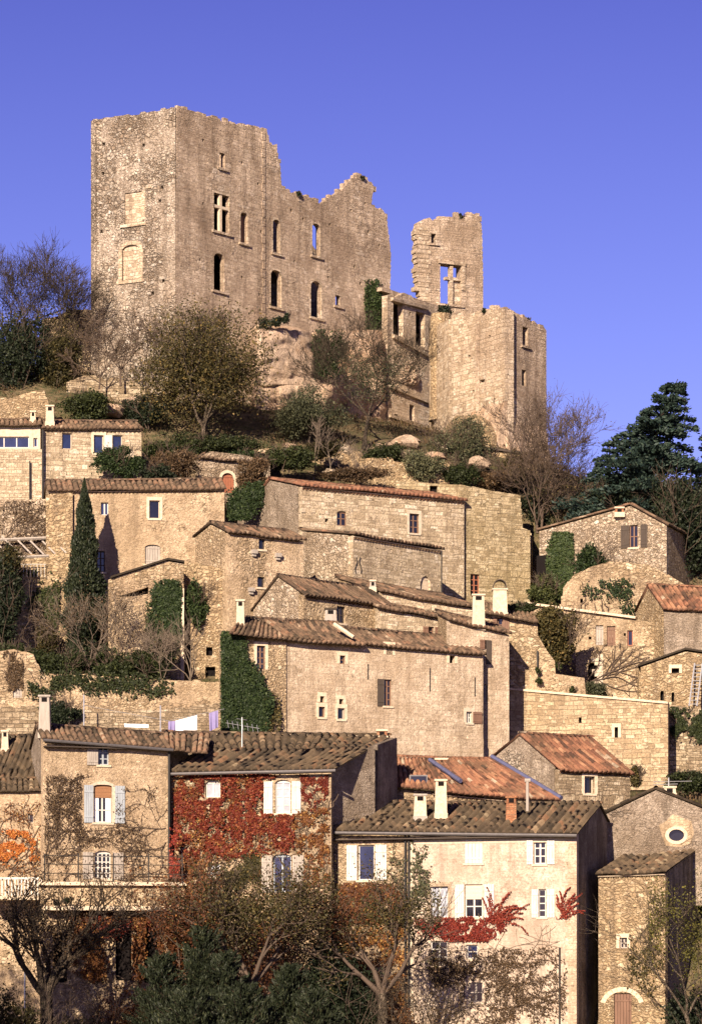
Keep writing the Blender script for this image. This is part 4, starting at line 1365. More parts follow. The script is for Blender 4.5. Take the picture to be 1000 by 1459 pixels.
rgk = random.Random(44)
def boulder(label, px, py, Y, w, h):
    n_, k_ = 10, 7
    c0 = P(px, py, Y); v, f = [], []
    W_, H_ = w * Y / F / 2, h * Y / F / 2
    sd = rgk.random() * 50
    for j in range(k_ + 1):
        th = math.pi * j / k_
        for i in range(n_):
            a_ = 2 * math.pi * i / n_
            d_ = Vector((math.sin(th) * math.cos(a_), math.sin(th) * math.sin(a_), math.cos(th)))
            r_ = 1 + .45 * noise.noise(d_ * 1.6 + Vector((sd, 0, 0))) + .2 * noise.noise(d_ * 4 + Vector((sd, 0, 0)))
            v.append((c0.x + d_.x * W_ * r_, c0.y + d_.y * W_ * r_, c0.z + d_.z * H_ * r_))
    for j in range(k_):
        for i in range(n_):
            f.append([j * n_ + i, (j + 1) * n_ + i, (j + 1) * n_ + (i + 1) % n_, j * n_ + (i + 1) % n_])
    tag(mk('boulder', v, f, 'rock' if rgk.random() < .5 else 'grey', None, c0), label, 'rock', 'loose rocks on the bank below the castle')
for l_, px, py, Y, w, h in (('pale loose rock left of the almond tree foot', 492, 642, 222.5, 26, 16), ('pale loose rock right of the almond tree foot', 548, 640, 223, 34, 18), ('rock under the small castle doorway', 578, 632, 226, 40, 22), ('flat pale rock beside the sage coloured shrub', 618, 652, 222.5, 36, 16), ('grey rock below the bastion mound', 632, 640, 226.5, 30, 18), ('rock in the brown scrub above the barn ridge', 470, 676, 218.6, 30, 16), ('rock at the foot of the olive tree', 410, 638, 223.5, 30, 14), ('rock among the bushes near the red arched door', 385, 652, 220, 34, 14), ('grey rock under the tower corner', 232, 560, 223, 44, 22), ('broken rock under the left tower face', 195, 575, 221.5, 36, 20), ('rock beside the bright green shrub, top left', 160, 585, 220.5, 36, 18), ('pale rock between the two right bank shrubs', 682, 660, 223.5, 34, 18), ('pale rock at the left end of the terrace wall below the bastion', 580, 652, 223.5, 30, 20)):
    boulder(l_, px, py, Y, w, h)
lw = thing('terrace_wall', 'short tumbled terrace wall below the almond tree', 'wall', P(560, 668, 219.5))
facade(lw, ctx(500, 219.5, 640, 220.3), [(500, 660), (530, 652), (580, 658), (610, 650), (640, 662)], 700, (), 'yel', .6, jagamp=.18, seed=14)
lw = thing('terrace_wall', 'low tumbled wall between the big round tree and the arched door outbuilding', 'wall', P(250, 655, 216))
facade(lw, ctx(205, 216.3, 285, 216.6), [(205, 650), (235, 642), (262, 646), (285, 655)], 690, (), 'dry', .6, jagamp=.18, seed=15)

# ------------------------------------------------------------------ upper village
def newhouse(label, px, py, Y, name='stone_house', cat='house', group=None):
    return thing(name, label, cat, P(px, py, Y), group)

h = newhouse('topmost left stone house with blue windows beside a white post', 130, 712, 212)
c = ctx(62, 212, 202, 213.5)
house(h, c, [(62, 611), (202, 612)], 725, [win((89, 103), (617, 640), fr='limew', g=(1, 1), pane='glb', arch=.0, sill=False), win((134, 148), (620, 646), g=(1, 1), fr='limew', pane='glb', sur='lime'), win((161, 175), (620, 646), g=(1, 1), fr='limew', pane='glb', sill=False)], 5, ((0, 0), (.5, .85), (1, .2)), 'pale', gen=1, seed=3)
m = MB(); m.box(c, c.u(149.5), c.u(160), -.05, .05, Z(647, 212.7), Z(619, 212.7)); m.build('post', 'white', h)
chimney(66, 77, 577, 602, 212.6, 'limew', h)
chimney(44, 51, 585, 600, 213.5, 'lime', h)
h = newhouse('white flat fronted extension with a long band window on a rubble base, top left', 20, 712, 212.5, 'white_extension', 'house')
c = ctx(-25, 212.3, 61, 212.3)
facade(h, c, [(-25, 606), (58, 606)], 641, [win((-12, 42), (622, 638), g=(3, 1), fr='white', pane='glb', sill=False), win((48, 54), (624, 637), g=(1, 1), fr='white', pane='glb', sill=False)], 'limew', .3)
c2_ = ctx(-25, 211.9, 61, 211.9)
facade(h, c2_, [(-25, 640), (61, 640)], 725, (), 'pale', .8)
tiles(P(-25, 606, 211.9), P(60, 604, 211.9), P(60, 597, 214.5), P(-25, 599, 214.5), 'roof', 'tile', h, 5)
pipe([P(43, 657, 211.7), P(43, 712, 211.7)], .05, 'downpipe', 'iron', h)
pipe([P(61.5, 612, 211.7), P(61.5, 712, 211.7)], .07, 'downpipe', 'iron', h)

h = newhouse('low stone outbuilding with a red arched door under the castle bank', 325, 705, 215, 'outbuilding', 'outbuilding')
c = ctx(283, 215, 385, 217)
facade(h, c, [(283, 652), (300, 643), (345, 648), (385, 657)], 712, [win((315, 334), (674, 702), closed=True, shc='red', arch=.5, sill=False, sur='lime', name='door')], 'grey', .5)
tiles(P(280, 652, 214.7), P(388, 658, 216.7), P(388, 650, 219), P(296, 641, 219), 'roof', 'tile', h, 8)

h = newhouse('wide stucco house behind the cypress, left below the topmost house', 200, 900, 201)
c = ctx(70, 201, 320, 202.5)
house(h, c, [(70, 700), (320, 697)], 905, [win((213, 228), (713, 739), g=(1, 1), fr='limew', pane='gl', sur='lime', arch=.0), win((144, 155), (716, 734), g=(2, 1), fr='white', pane='glb', sill=False), win((88, 103), (782, 814), g=(1, 1), fr='white', pane='glb'), win((207, 229), (776, 804), closed=True, shc='greyw', arch=.15, sill=True), win((138, 150), (785, 815), g=(2, 3), fr='dark')], 6, ((0, 0), (.5, 1.0), (1, 0)), 'tan', 'yel2', gen=1, seed=11, p=.34)
facade(h, ctx(66, 200.93, 104, 200.93), [(66, 704), (104, 702)], 905, (), 'yel', .05)
h2 = newhouse('rubble annex with a sloping verge and ivy, in front of the wide stucco house', 200, 1000, 196, 'annex', 'house')
c = ctx(155, 195.4, 262, 196)
facade(h2, c, [(155, 826), (238, 799), (262, 803)], 1005, (), 'yel2', .5, extra=[[c.uz(x, y) for x, y in ((170, 850), (190, 850), (212, 846), (212, 836))]])
m = MB(); m.box(c, c.u(166), c.u(216), -.9, -.6, Z(860, 195.5), Z(830, 195.5)); m.build('opening', 'void', h2)
m = MB()
for (xa, ya), (xb, yb) in (((158, 824), (239, 798)), ((239, 798), (263, 802))):
    ua, za = c.uz(xa, ya); ub, zb2 = c.uz(xb, yb)
    m.hexa([c.w(ua, za, .2), c.w(ub, zb2, .2), c.w(ub, zb2, -3), c.w(ua, za, -3), c.w(ua, za + .12, .2), c.w(ub, zb2 + .12, .2), c.w(ub, zb2 + .12, -3), c.w(ua, za + .12, -3)])
m.build('roof', 'tiled', h2)
c = ctx(272, 196.6, 324, 196.7)
facade(h2, c, [(272, 802), (300, 806), (324, 813)], 1010, [win((294, 303), (922, 934), frame=False, sill=False), win((293, 307), (950, 985), frame=False, sill=False, name='doorway')], 'yel', .5)
m = MB(); c = ctx(258, 195.95, 262.5, 195.95); m.box(c, 0, c.L, -.5, .03, Z(1000, 195.9), Z(838, 195.9)); m.build('quoin', 'lime', h2)
facade(h2, ctx(250, 199.5, 280, 199.5), [(250, 802), (280, 802)], 1010, (), 'yel', .4)
lw = thing('stone_wall', 'tall ragged garden wall of yellow rubble between dark bush and cypress, far left', 'wall', P(60, 930, 200))
c = ctx(-30, 200.2, 100, 199.8)
facade(lw, c, [(-30, 790), (20, 788), (60, 792), (100, 786)], 965, (), 'yel', .5, jagamp=.1, seed=21)
h = newhouse('brown vine covered wall of a low house behind the pergola, far left', 30, 790, 203, 'vine_covered_house')
c = ctx(-30, 203, 70, 202)
facade(h, c, [(-30, 712), (70, 711)], 800, [win((44, 51), (781, 791), frame=False, sill=False)], 'grey', .5)
vb = c
# pergola
pg = thing('pergola', 'weathered timber pergola beams projecting over a terrace, far left', 'pergola', P(30, 830, 200.5))
m = MB()
for k in range(6):
    x = -14 + 17 * k
    m.bar(P(x, 764, 202.6), P(x + 26, 790, 200), .07, 4)
m.build('rafter', 'greyw', pg)
m = MB(); m.bar(P(-20, 770, 202.2), P(72, 766, 201.6), .09, 4); m.bar(P(-20, 796, 200.1), P(70, 792, 199.9), .09, 4); m.build('beam', 'greyw', pg)
for x in (10, 64):
    m = MB(); m.bar(P(x, 835, 200), P(x, 794, 200), .07, 4); m.build('post', 'dark', pg)
rl = thing('railing', 'pale terrace railing under the pergola, far left', 'railing', P(40, 832, 200.3))
m = MB()
for k in range(9): m.bar(P(24 + 5 * k, 822, 199.6), P(24 + 5 * k, 804, 199.6), .02, 4)
m.bar(P(22, 804, 199.6), P(66, 804, 199.6), .025, 4)
m.build('baluster', 'white', rl)

# middle stack
h = newhouse('long stone barn with a grey rendered gable and red tiled eave, high in the middle', 500, 850, 211, 'stone_barn', 'barn')
c = ctx(430, 209, 661, 214.5)
house(h, c, [(430, 693), (661, 714)], 862, [win((480, 494), (728, 749), g=(2, 2), fr='brown', arch=.18, sill=False), win((583, 597), (732, 760), g=(2, 3), fr='brown', sur='limew'), win((463, 468), (739, 744), frame=False, sill=False)], 8, ((0, 0), (.484, .95), (1, -1.15)), 'pale', 'gren', 'tiler', back=(-4.4, 7), gen=1, seed=21)
h = newhouse('mossy coursed stone house with a flat ruined top, right of the long barn', 700, 862, 215.5)
c = ctx(655, 214.75, 756, 217.2)
facade(h, c, [(655, 690), (690, 697), (741, 706), (744, 752), (755, 756)], 866, [win((670, 683), (818, 849), g=(2, 4), fr='red', sur=None, sill=False)], 'olive', .6, jagamp=.04)
facade(h, ctx(564, 217.5, 662, 218), [(564, 685), (600, 687), (662, 692)], 730, [win((612, 623), (692, 701), frame=False, sill=False)], 'olive', .5, jagamp=.05)
cs = Ctx(c.B, c.B + Vector((.5, 5)))
facade(h, cs, [(757, 757), (759, 770)], 866, (), 'olive', .5) if False else wall(cs, [(.6, Z(866, 217)), (5, Z(866, 217)), (5, Z(757, 217)), (.6, Z(757, 217))], [], 'wall', 'olive', h, .5)

h = newhouse('narrow stone house with a sloping tiled eave and iron wall anchors, centre of the hill', 560, 860, 206)
c = ctx(503, 203, 628, 208.5)
house(h, c, [(503, 763), (628, 784)], 866, [win((599, 613), (821, 845), closed=True, shc='lime', arch=.5, sill=False, sur=None)], 4, ((0, 0), (1, .75)), 'pale', 'grey', 'tile', back=(-3.2, 3.2), gen=1, seed=31, over=.25)
pipe([c.pt(627, 786, .12), c.pt(627, 850, .12)], .05, 'downpipe', 'iron', h)
for x in (507, 513):
    m = MB()
    for a0 in range(6):
        t0, t1 = a0 * 1.0, (a0 + 1) * 1.0
        u, z = c.uz(x, 805)
        sgn = 1 if x == 507 else -1
        m.bar(c.w(u + .1 * sgn * math.sin(t0), z + .5 - .17 * a0, .03), c.w(u + .1 * sgn * math.sin(t1), z + .5 - .17 * (a0 + 1), .03), .03, 4)
    m.build('wall_anchor', 'iron', h)

h = newhouse('tall plain plaster house with tiny windows over small stone brackets, left of centre', 380, 905, 196)
c = ctx(325, 196, 432, 198.5)
house(h, c, [(325, 759), (432, 771)], 910, [win((369, 378), (768, 783), g=(1, 1), fr='dark', sur=None), win((367, 377), (822, 837), g=(1, 1), fr='dark')], 4.5, ((0, 0), (.5, .8), (1, .3)), 'tan', 'yel2', 'tile', seed=41, over=.3)
m = MB()
for x, y in ((361, 787), (395, 792), (357, 841)):
    u, z = c.uz(x, y); m.box(c, u - .18, u + .18, -.1, .28, z - .1, z + .14); m.box(c, u - .12, u + .12, -.1, .18, z - .26, z - .1)
m.build('bracket', 'greyw', h)

h = newhouse('house with a dark rubble gable end just behind the big plaster house', 480, 905, 193)
c = ctx(433, 192, 556, 197)
house(h, c, [(433, 847), (556, 864)], 915, [win((480, 492), (864, 888), g=(2, 2), fr='dark', pane='gl')], 4, ((0, 0), (.5, 1.25), (1, -.45)), 'yel2', 'grey', 'tile', back=(-3.1, 3.6), gen=1, seed=51, over=.3)
chimney(463, 479, 866, 890, 191.6, 'greyw', h, cap='tile')
h = newhouse('upper strip house with a long patchy roof just below the narrow stone house', 610, 890, 199.5)
c = ctx(540, 198.6, 690, 200.4)
house(h, c, [(540, 843), (690, 870)], 905, (), 4, ((0, 0), (1, 1.2)), 'pale', 'yel', 'tile', seed=61, over=.35, back=(-2.5, 3))
chimney(527, 535, 826, 838, 198.4, 'greyw', h, cap='lime')
h = newhouse('low house with a brown shuttered window under a thin tiled eave', 600, 930, 195.5)
c = ctx(538, 195, 664, 197)
house(h, c, [(538, 866), (664, 888)], 935, [win((610, 618), (893, 905), g=(1, 2), fr='brown', sh=((602, 610), (619, 629)), shc='brown', sill=False)], 3, ((0, 0), (1, .7)), 'pale', 'yel', 'tile', seed=71, over=.35, back=(-.8, 2.9))

h = newhouse('small red tiled house corner with dark shutters and round hooded chimney, right of centre', 730, 985, 195.5)
c = ctx(686, 195.9, 952, 194.3)
facade(h, c, [(686, 868), (765, 885), (766, 905), (778, 926), (790, 942), (791, 960), (832, 966), (834, 990)], 1000, [win((708, 716), (880, 900), g=(1, 2), fr='brown', sill=False, sh=((702, 708), (716, 725)), shc='brown')], 'yel2', .5)
tiles(P(684, 871, 195.3), P(767, 886, 195.0), P(758, 872, 198.5), P(684, 858, 198.5), 'roof', 'tile', h, 77)
cs_ = Ctx(c.A + c.d * c.u(765), c.A + c.d * c.u(765) + Vector((-.1, 5)))
wall(cs_, [(.5, Z(1000, 195)), (5, Z(1000, 195)), (5, Z(876, 195)), (.5, Z(885, 195))], [], 'wall', 'yel2', h, .4)
chimney(702, 722, 838, 874, 195.8, 'lime', h, arched=True, cap='limew')
m = MB(); m.box(c, c.u(764.5), c.u(766.5), 0, .25, Z(950, 195.2), Z(927, 195.2)); m.build('bracket', 'iron', h)
m = MB(); m.box(c, c.u(725), c.u(737), .0, .02, Z(968, 195.5), Z(947, 195.5)); m.build('blocked_window', 'yel', h)
rw = thing('retaining_wall', 'great sunlit retaining wall of squared blocks with two narrow slits, right', 'wall', P(850, 1110, 194.5))
c = ctx(722, 195.4, 951, 193.7)
facade(rw, c, [(722, 983), (753, 983), (830, 990), (951, 1003)], 1125, [win((824, 828), (1022, 1030), frame=False, sill=False), win((875, 880), (1036, 1051), frame=False, sill=False, sur='lime')], 'ash', .9)
m = MB(); ua, za = c.uz(722, 983); ub, zb2 = c.uz(951, 1003)
m.hexa([c.w(ua, za, .12), c.w(ub, zb2, .12), c.w(ub, zb2, -.9), c.w(ua, za, -.9), c.w(ua, za + .13, .12), c.w(ub, zb2 + .13, .12), c.w(ub, zb2 + .13, -.9), c.w(ua, za + .13, -.9)])
m.build('coping', 'lime', rw)
cs_ = Ctx(c.B, c.B + Vector((.2, 3)))
wall(cs_, [(.9, Z(1125, 194)), (3, Z(1125, 194)), (3, Z(1003, 194)), (.9, Z(1003, 194))], [], 'wall', 'ash', rw, .5)
rw2 = thing('retaining_wall', 'rough weedy terrace wall set back at the right edge beside the squared blocks', 'wall', P(980, 1110, 196))
c = ctx(945, 196, 1030, 195.6)
facade(rw2, c, [(945, 1003), (1030, 1014)], 1125, (), 'dry', .6)

# big plaster house
h = newhouse('big plain plaster house with a long blank facade, centre of the village', 520, 1085, 186, 'plaster_house')
c = ctx(407, 185, 688, 190.5)
house(h, c, [(407, 909), (688, 933)], 1100, [win((484, 492), (934, 946), g=(1, 2), fr='brown', sur='lime', sill=False), win((550, 559), (920, 933), g=(1, 2), fr='brown', sur='lime', sill=False), win((547, 558), (968, 1006), g=(2, 4), fr='brown', sh=((537, 547),), shc='dark', sur=None), win((640, 648), (934, 945), frame=False, sill=False, sur='lime'), win((456, 462), (992, 1001), frame=False, sill=False, sur='lime'), win((454, 463), (1007, 1022), g=(1, 1), fr='brown', sur='lime'), win((483, 489), (996, 1005), frame=False, sill=False, sur='lime'), win((481, 491), (1009, 1025), g=(1, 1), fr='greyw', pane='gl', sur='lime'), win((664, 672), (1014, 1030), g=(2, 2), fr='white', sh=((673, 686),), shc='brown', sur='limew')], 6, ((0, 0), (.5, 1.2), (1, 0)), 'cream', 'yel2', 'tile', seed=81, over=.3)
for x, y0, y1 in ((524, 946, 968), (612, 952, 985), (676, 965, 992)):
    m = MB(); u, _ = c.uz(x, y0); Yc = c.Y(x); m.box(c, u - .02, u + .03, 0, .035, Z(y1, Yc), Z(y0, Yc))
    m.build('wall_anchor', 'iron', h)
cL = ctx(316, 183.6, 408, 184.9)
facade(h, cL, [(316, 898), (408, 908)], 1060, [win((366, 378), (920, 954), g=(2, 4), fr='brown', sur='lime', sill=False)], 'yel2', .5)
tiles(P(326, 903, 182.9), P(522, 920, 186.6), P(480, 888, 189.4), P(344, 880, 187.6), 'roof', 'tile', h, 85)
m = MB(); m.bar(P(476, 889, 186.8), P(504, 908, 186.2), .12, 6); m.build('verge', 'lime', h)
m = MB(); m.box(c, c.u(600), c.u(688), .0, .06, Z(1080, 189), Z(1050, 189)); m.build('plinth', 'cream', h)
chimney(337, 348, 854, 897, 185.5, 'limew', h, cap='limew')
h = newhouse('tall narrow block with dark open shutters at the right end of the big plaster house', 705, 1085, 190.8, 'narrow_block')
c = ctx(640, 190.6, 725, 192.0)
house(h, c, [(640, 884), (725, 905)], 1110, [win((690, 696), (912, 925), g=(1, 2), fr='white', pane='gl', sh=((683, 690),), shc='brown', sill=False), win((689, 694), (975, 1000), closed=True, shc='greyw', sill=False)], 4, ((0, 0), (1, .8)), 'cream', 'yel', 'tile', seed=91, over=.3, back=(-.6, 3))
m = MB(); m.box(c, c.u(692), c.u(699), .02, .07, Z(946, 191.4), Z(912, 191.4)); m.build('shutter', 'dark', h)
chimney(673, 690, 846, 892, 191.3, 'limew', h, cap='limew')

# right-hand upper houses
h = newhouse('gabled stone house with a dark shuttered window below the cedar, upper right', 880, 810, 209)
c = ctx(768, 211.5, 949, 208.5)
gable_house(h, c, [(768, 757), (898, 721), (949, 748)], 850, [win((896, 908), (748, 780), g=(2, 2), fr='brown', pane='gl', sh=((884, 896), (912, 922)), shc='dark', sur=None)], 7, mat='grey', smat='yel', rmat='tile', seed=101)
m = MB(); m.box(c, c.u(764), c.u(780), -.4, .02, Z(835, 211), Z(790, 211)); m.build('opening', 'void', h)  # near-black panel painting the shade at the wall's lower left, no hole cut
chimney(876, 888, 722, 731, 209.3, 'brick', h)
lw = thing('retaining_wall', 'curved sunlit rampart wall climbing below the gabled house, upper right', 'wall', P(880, 900, 205))
c = ctx(796, 206.5, 1020, 204.5)
facade(lw, c, [(796, 872), (802, 838), (816, 820), (840, 808), (868, 800), (922, 804), (960, 824), (1020, 856)], 905, [win((826, 830), (853, 859), frame=False, sill=False)], 'yel2', .8, jagamp=.04)
h = newhouse('grey rendered house with a red roof at the right edge', 975, 960, 199)
c = ctx(945, 199.2, 1040, 198.4)
house(h, c, [(945, 867), (1040, 872)], 965, (), 6, ((0, 0), (.55, 1.75), (1, .5)), 'gren', 'yel', 'tiler', seed=111, back=(-1.2, 5.5), gen=1)
lw = thing('terrace_house', 'long low terrace building with boarded openings and one orange door, right', 'house', P(850, 990, 201))
c = ctx(752, 202.4, 948, 201)
facade(lw, c, [(752, 862), (948, 889)], 1000, [win((848, 859), (891, 919), closed=True, shc='greyw', sill=False), win((864, 876), (892, 920), closed=True, shc='brown', sill=False), win((893, 901), (898, 920), g=(1, 1), fr='red', pane='gl', sill=False, name='door', lab='open orange door'), win((838, 842), (907, 911), frame=False, sill=False), win((888, 891), (902, 906), frame=False, sill=False)], 'yel2', .5)
m = MB(); ua, za = c.uz(752, 862); ub, zb2 = c.uz(905, 882)
m.hexa([c.w(ua, za, .25), c.w(ub, zb2, .25), c.w(ub, zb2, -1), c.w(ua, za, -1), c.w(ua, za + .15, .25), c.w(ub, zb2 + .15, .25), c.w(ub, zb2 + .15, -1), c.w(ua, za + .15, -1)])
m.build('coping', 'lime', lw)
tc = c
lw = thing('rubble_wall', 'rounded rubble wall with a dark doorway edged by zigzag stones, right', 'wall', P(870, 990, 199.5))
c = ctx(820, 200, 930, 199.2)
facade(lw, c, [(820, 930), (845, 921), (890, 924), (930, 936)], 1005, [win((837, 850), (944, 986), frame=False, sill=False, arch=.4, name='doorway')], 'yel2', .5, jagamp=.06)
m = MB(); u, _ = c.uz(853, 950)
for k in range(10):
    z = Z(985, 199.8) + k * .23
    m.box(c, u - .12 - .16 * (k % 3), u + .25, -.2, .06, z, z + .21)
m.build('quoin', 'limew', lw)
ac = c
h = newhouse('small yellow stone house with a sloping top and a metal ladder against it, right edge', 960, 1010, 198, 'small_stone_house')
c = ctx(912, 198.3, 1030, 197.6)
facade(h, c, [(912, 950), (975, 928), (1030, 936)], 1015, [win((956, 967), (952, 959), frame=False, sill=False, sur='lime'), win((956, 960), (986, 1000), frame=False, sill=False, arch=.5), win((940, 945), (984, 998), frame=False, sill=False, arch=.5)], 'yel', .5)
wall(Ctx(c.A + Vector((-.4, 4)), c.A), [(0, Z(1015, 198)), (3.5, Z(1015, 198)), (3.5, Z(951, 198)), (0, Z(951, 198))], [], 'wall', 'yel', h, .4)
m = MB()
for (xa, ya), (xb, yb) in (((908, 950), (976, 926)), ((976, 926), (1030, 934))):
    ua, za = c.uz(xa, ya); ub, zb2 = c.uz(xb, yb)
    m.hexa([c.w(ua, za, .2), c.w(ub, zb2, .2), c.w(ub, zb2, -4), c.w(ua, za, -4), c.w(ua, za + .12, .2), c.w(ub, zb2 + .12, .2), c.w(ub, zb2 + .12, -4), c.w(ua, za + .12, -4)])
m.build('roof', 'tiled', h)
ld = thing('ladder', 'grey metal ladder leaning on the small yellow house at the right edge', 'ladder', P(985, 1005, 196.8))
for dx in (0, 11):
    m = MB(); m.bar(P(981 + dx, 1006, 196.6), P(989 + dx, 945, 197.6), .05, 6); m.build('rail', 'steel', ld)
for k in range(11):
    t = (k + .5) / 11
    m = MB(); m.bar(P(981 + 8 * t, 1006 - 61 * t, 196.6 + t), P(992 + 8 * t, 1006 - 61 * t, 196.6 + t), .028, 5); m.build('rung', 'steel', ld)

# left terraces
gw = thing('garden_wall', 'pale rendered terrace wall overhung by dark green plants, left middle', 'wall', P(150, 1045, 186.2))
c = ctx(-25, 186.4, 318, 186.2)
facade(gw, c, [(-25, 928), (20, 925), (48, 932), (60, 958), (200, 966), (318, 972)], 1062, [win((19, 32), (979, 994), closed=True, shc='greyw', sill=False)], 'yel2', .6, jagamp=.07, seed=31)
gc = c
dw = thing('dry_stone_wall', 'low dry stone terrace wall behind the laundry line', 'wall', P(150, 1060, 183.6))
facade(dw, ctx(-25, 183.6, 316, 183.8), [(-25, 1010), (40, 1006), (85, 1000), (110, 1012), (180, 1014), (240, 1010), (316, 1002)], 1075, (), 'dry', .6, jagamp=.1, seed=33)

# ------------------------------------------------------------------ front row
h = newhouse('tall tan house with grey-blue shutters, rolled blind and lace curtains, lower left', 150, 1475, 170)
c = ctx(62, 170, 241, 172.3)
hc, hcl, hcr = house(h, c, [(62, 1053), (241, 1067)], 1500, [
    win((140, 156), (1063, 1090), g=(2, 3), fr='blue', sh=((124, 140),), shc='greyw', sill=True),
    win((134, 160), (1118, 1172), g=(2, 3), fr='white', arch=.08, sh=((120, 133), (164, 178)), shc='blue', blind='blind', bf=.34, curt=True, sur='limew'),
    win((135, 159), (1212, 1252), g=(4, 5), fr='white', arch=.2, sh=((118, 133), (161, 176)), shc='greyw', sur=None),
    ], 6.5, ((0, 0), (.5, .95), (1, 0)), 'tan', 'gren', 'tile', back=(-1.25, 6.4), seed=121, over=.4, gutter=True)
tiles(P(234, 1067, 172.2), P(296, 1072, 172.6), P(300, 1046, 177), P(232, 1043, 176.2), 'roof', 'tile', h, 123)
facade(h, ctx(240, 175, 268, 175), [(240, 1066), (268, 1066)], 1500, [win((255, 262), (1085, 1097), frame=False, sill=False), win((252, 259), (1155, 1178), g=(1, 2), fr='dark', sill=False)], 'cream', .4)
pipe([c.pt(240, 1064, .15), c.pt(240, 1250, .15)], .07, 'downpipe', 'iron', h)
chimney(56, 71, 990, 1045, 171.6, 'greyw', h, cap='greyw', dp=.7)
# terrace in front of it
ct2 = ctx(58, 167.6, 263, 168.2)
facade(h, ct2, [(58, 1262), (263, 1262)], 1500, [win((165, 188), (1313, 1397), frame=False, sill=False, name='doorway'), win((206, 228), (1312, 1400), frame=False, sill=False, arch=.2, name='doorway'), win((76, 96), (1330, 1400), frame=False, sill=False, name='doorway')], 'yel2', .5)
m = MB(); m.box(ct2, -.1, ct2.L + .1, -2.2, .28, Z(1262, 168), Z(1257, 168)); m.build('terrace_slab', 'lime', h)
m = MB(); m.box(ct2, ct2.u(62), ct2.u(262), .0, .9, Z(1298, 168), Z(1292, 168)); m.build('canopy', 'lime', h)
rl = thing('railing', 'thin wire terrace railing in front of the tall tan house', 'railing', P(160, 1258, 167.8))
m = MB()
for y in (1219, 1231, 1244): m.bar(P(62, y, 167.7), P(262, y + 2, 168.3), .022, 4)
m.build('wire', 'iron', rl)
for x in (64, 112, 162, 212, 260):
    m = MB(); m.bar(P(x, 1259, 167.8), P(x, 1216, 167.8), .035, 5); m.build('post', 'iron', rl)
for x, s in ((97, 9), (81, 7)):
    bush('potted_shrub', 'round clipped shrub in a pot on the terrace edge, ' + ('larger and darker of the two' if s == 9 else 'smaller of the two'), 'potted plant', x, 1291, 1291 - s * 1.6, s * 1.8, 166.9, 'ldark', 350, .09, seed=x, stems=2)

h = newhouse('low house with orange creeper and a white picket balcony, bottom left corner', 20, 1475, 171)
c = ctx(-50, 171.6, 62, 170.8)
house(h, c, [(-50, 1126), (62, 1129)], 1500, [win((40, 48), (1160, 1172), g=(1, 1), fr='greyw', pane='gl', sill=False)], 2.8, ((0, 0), (1, .75)), 'tan', 'gren', 'tiled', seed=131, over=.3, back=(-.3, 2.8))
oc = c
h = newhouse('house with a steep mossy roof half hidden behind the tall tan house, left edge', 10, 1200, 176)
c = ctx(-60, 174.4, 45, 174.2)
house(h, c, [(-60, 1108), (45, 1110)], 1300, (), 8, ((0, 0), (.6, 2.6), (1, 1)), 'gren', 'gren', 'tiled', seed=135, back=(.7, 8))
chimney(3, 12, 1040, 1068, 177.5, 'limew', h)
rl = thing('balcony_railing', 'white picket balcony rail in front of the orange creeper house, bottom left', 'railing', P(22, 1276, 169))
m = MB(); cB = ctx(-20, 169, 56, 169)
m.box(cB, 0, cB.L, -1.8, .1, Z(1282, 169), Z(1276, 169)); m.build('slab', 'lime', rl)
m = MB()
for k in range(17): m.box(cB, .15 + .17 * k, .22 + .17 * k, -.03, .03, Z(1276, 169), Z(1253, 169))
m.build('picket', 'white', rl)
m = MB(); m.box(cB, 0, cB.L, -.05, .05, Z(1253, 169), Z(1250, 169)); m.build('handrail', 'white', rl)

h = newhouse('house smothered in crimson creeper with white curtained windows, lower left centre', 360, 1475, 170)
c = ctx(244, 172.8, 472, 171.4)
RV = c
facade(h, c, [(244, 1101), (472, 1096)], 1500, [
    win((293, 314), (1112, 1136), g=(2, 1), fr='white', pane='glw', arch=.2, sill=False, sur=None),
    win((392, 414), (1111, 1159), g=(2, 4), fr='white', pane='glw', arch=.2, sh=((376, 389), (416, 429)), shc='white', sill=True),
    win((296, 314), (1230, 1250), g=(2, 2), fr='white', pane='glw'),
    win((389, 415), (1217, 1271), g=(2, 1), fr='blue', pane='glb', arch=.15, sh=((373, 388), (417, 433)), shc='greyw', sill=False, name='door'),
    win((296, 309), (1302, 1331), g=(1, 2), fr='white', pane='glw', sill=False), win((392, 412), (1308, 1332), g=(2, 2), fr='greyw', pane='gl'),
    win((330, 350), (1400, 1459), frame=False, sill=False, name='doorway')], 'yel2', .5)
M0, M1 = P(284, 1069, 176.2), P(526, 1067, 174.7)
tiles(P(241, 1099, 172.4), P(477, 1094, 171.0), M1, M0, 'roof', 'tiled', h, 141, p=.38, ridge=False, h=.16)
tiles(M0 + Vector((0, .0, .05)), M1 + Vector((0, 0, .05)), P(556, 1048, 179.0), P(262, 1044, 181), 'roof', 'tiled', h, 142, p=.38, h=.16)
m = MB(); m.bar(P(240, 1103, 172.3), P(478, 1098, 170.85), .09, 8); m.build('gutter', 'zinc', h)
cg = ctx(473, 172.75, 534, 174.9); cg2 = ctx(534, 174.9, 566, 179.0)
facade(h, cg, [(473, 1094), (490, 1080), (512, 1070), (534, 1062)], 1240, (), 'gren', .5)
cg3 = Ctx(cg.B, cg2.B)
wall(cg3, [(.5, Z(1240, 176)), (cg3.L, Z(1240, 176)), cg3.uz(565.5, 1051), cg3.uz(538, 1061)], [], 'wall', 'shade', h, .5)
cs_ = Ctx(c.B, cg.A)
wall(cs_, [(.45, Z(1500, 170)), (cs_.L - .01, Z(1500, 170)), (cs_.L - .01, Z(1094, 172.7)), (.45, Z(1096, 171.4))], [], 'wall', 'gren', h, .4)
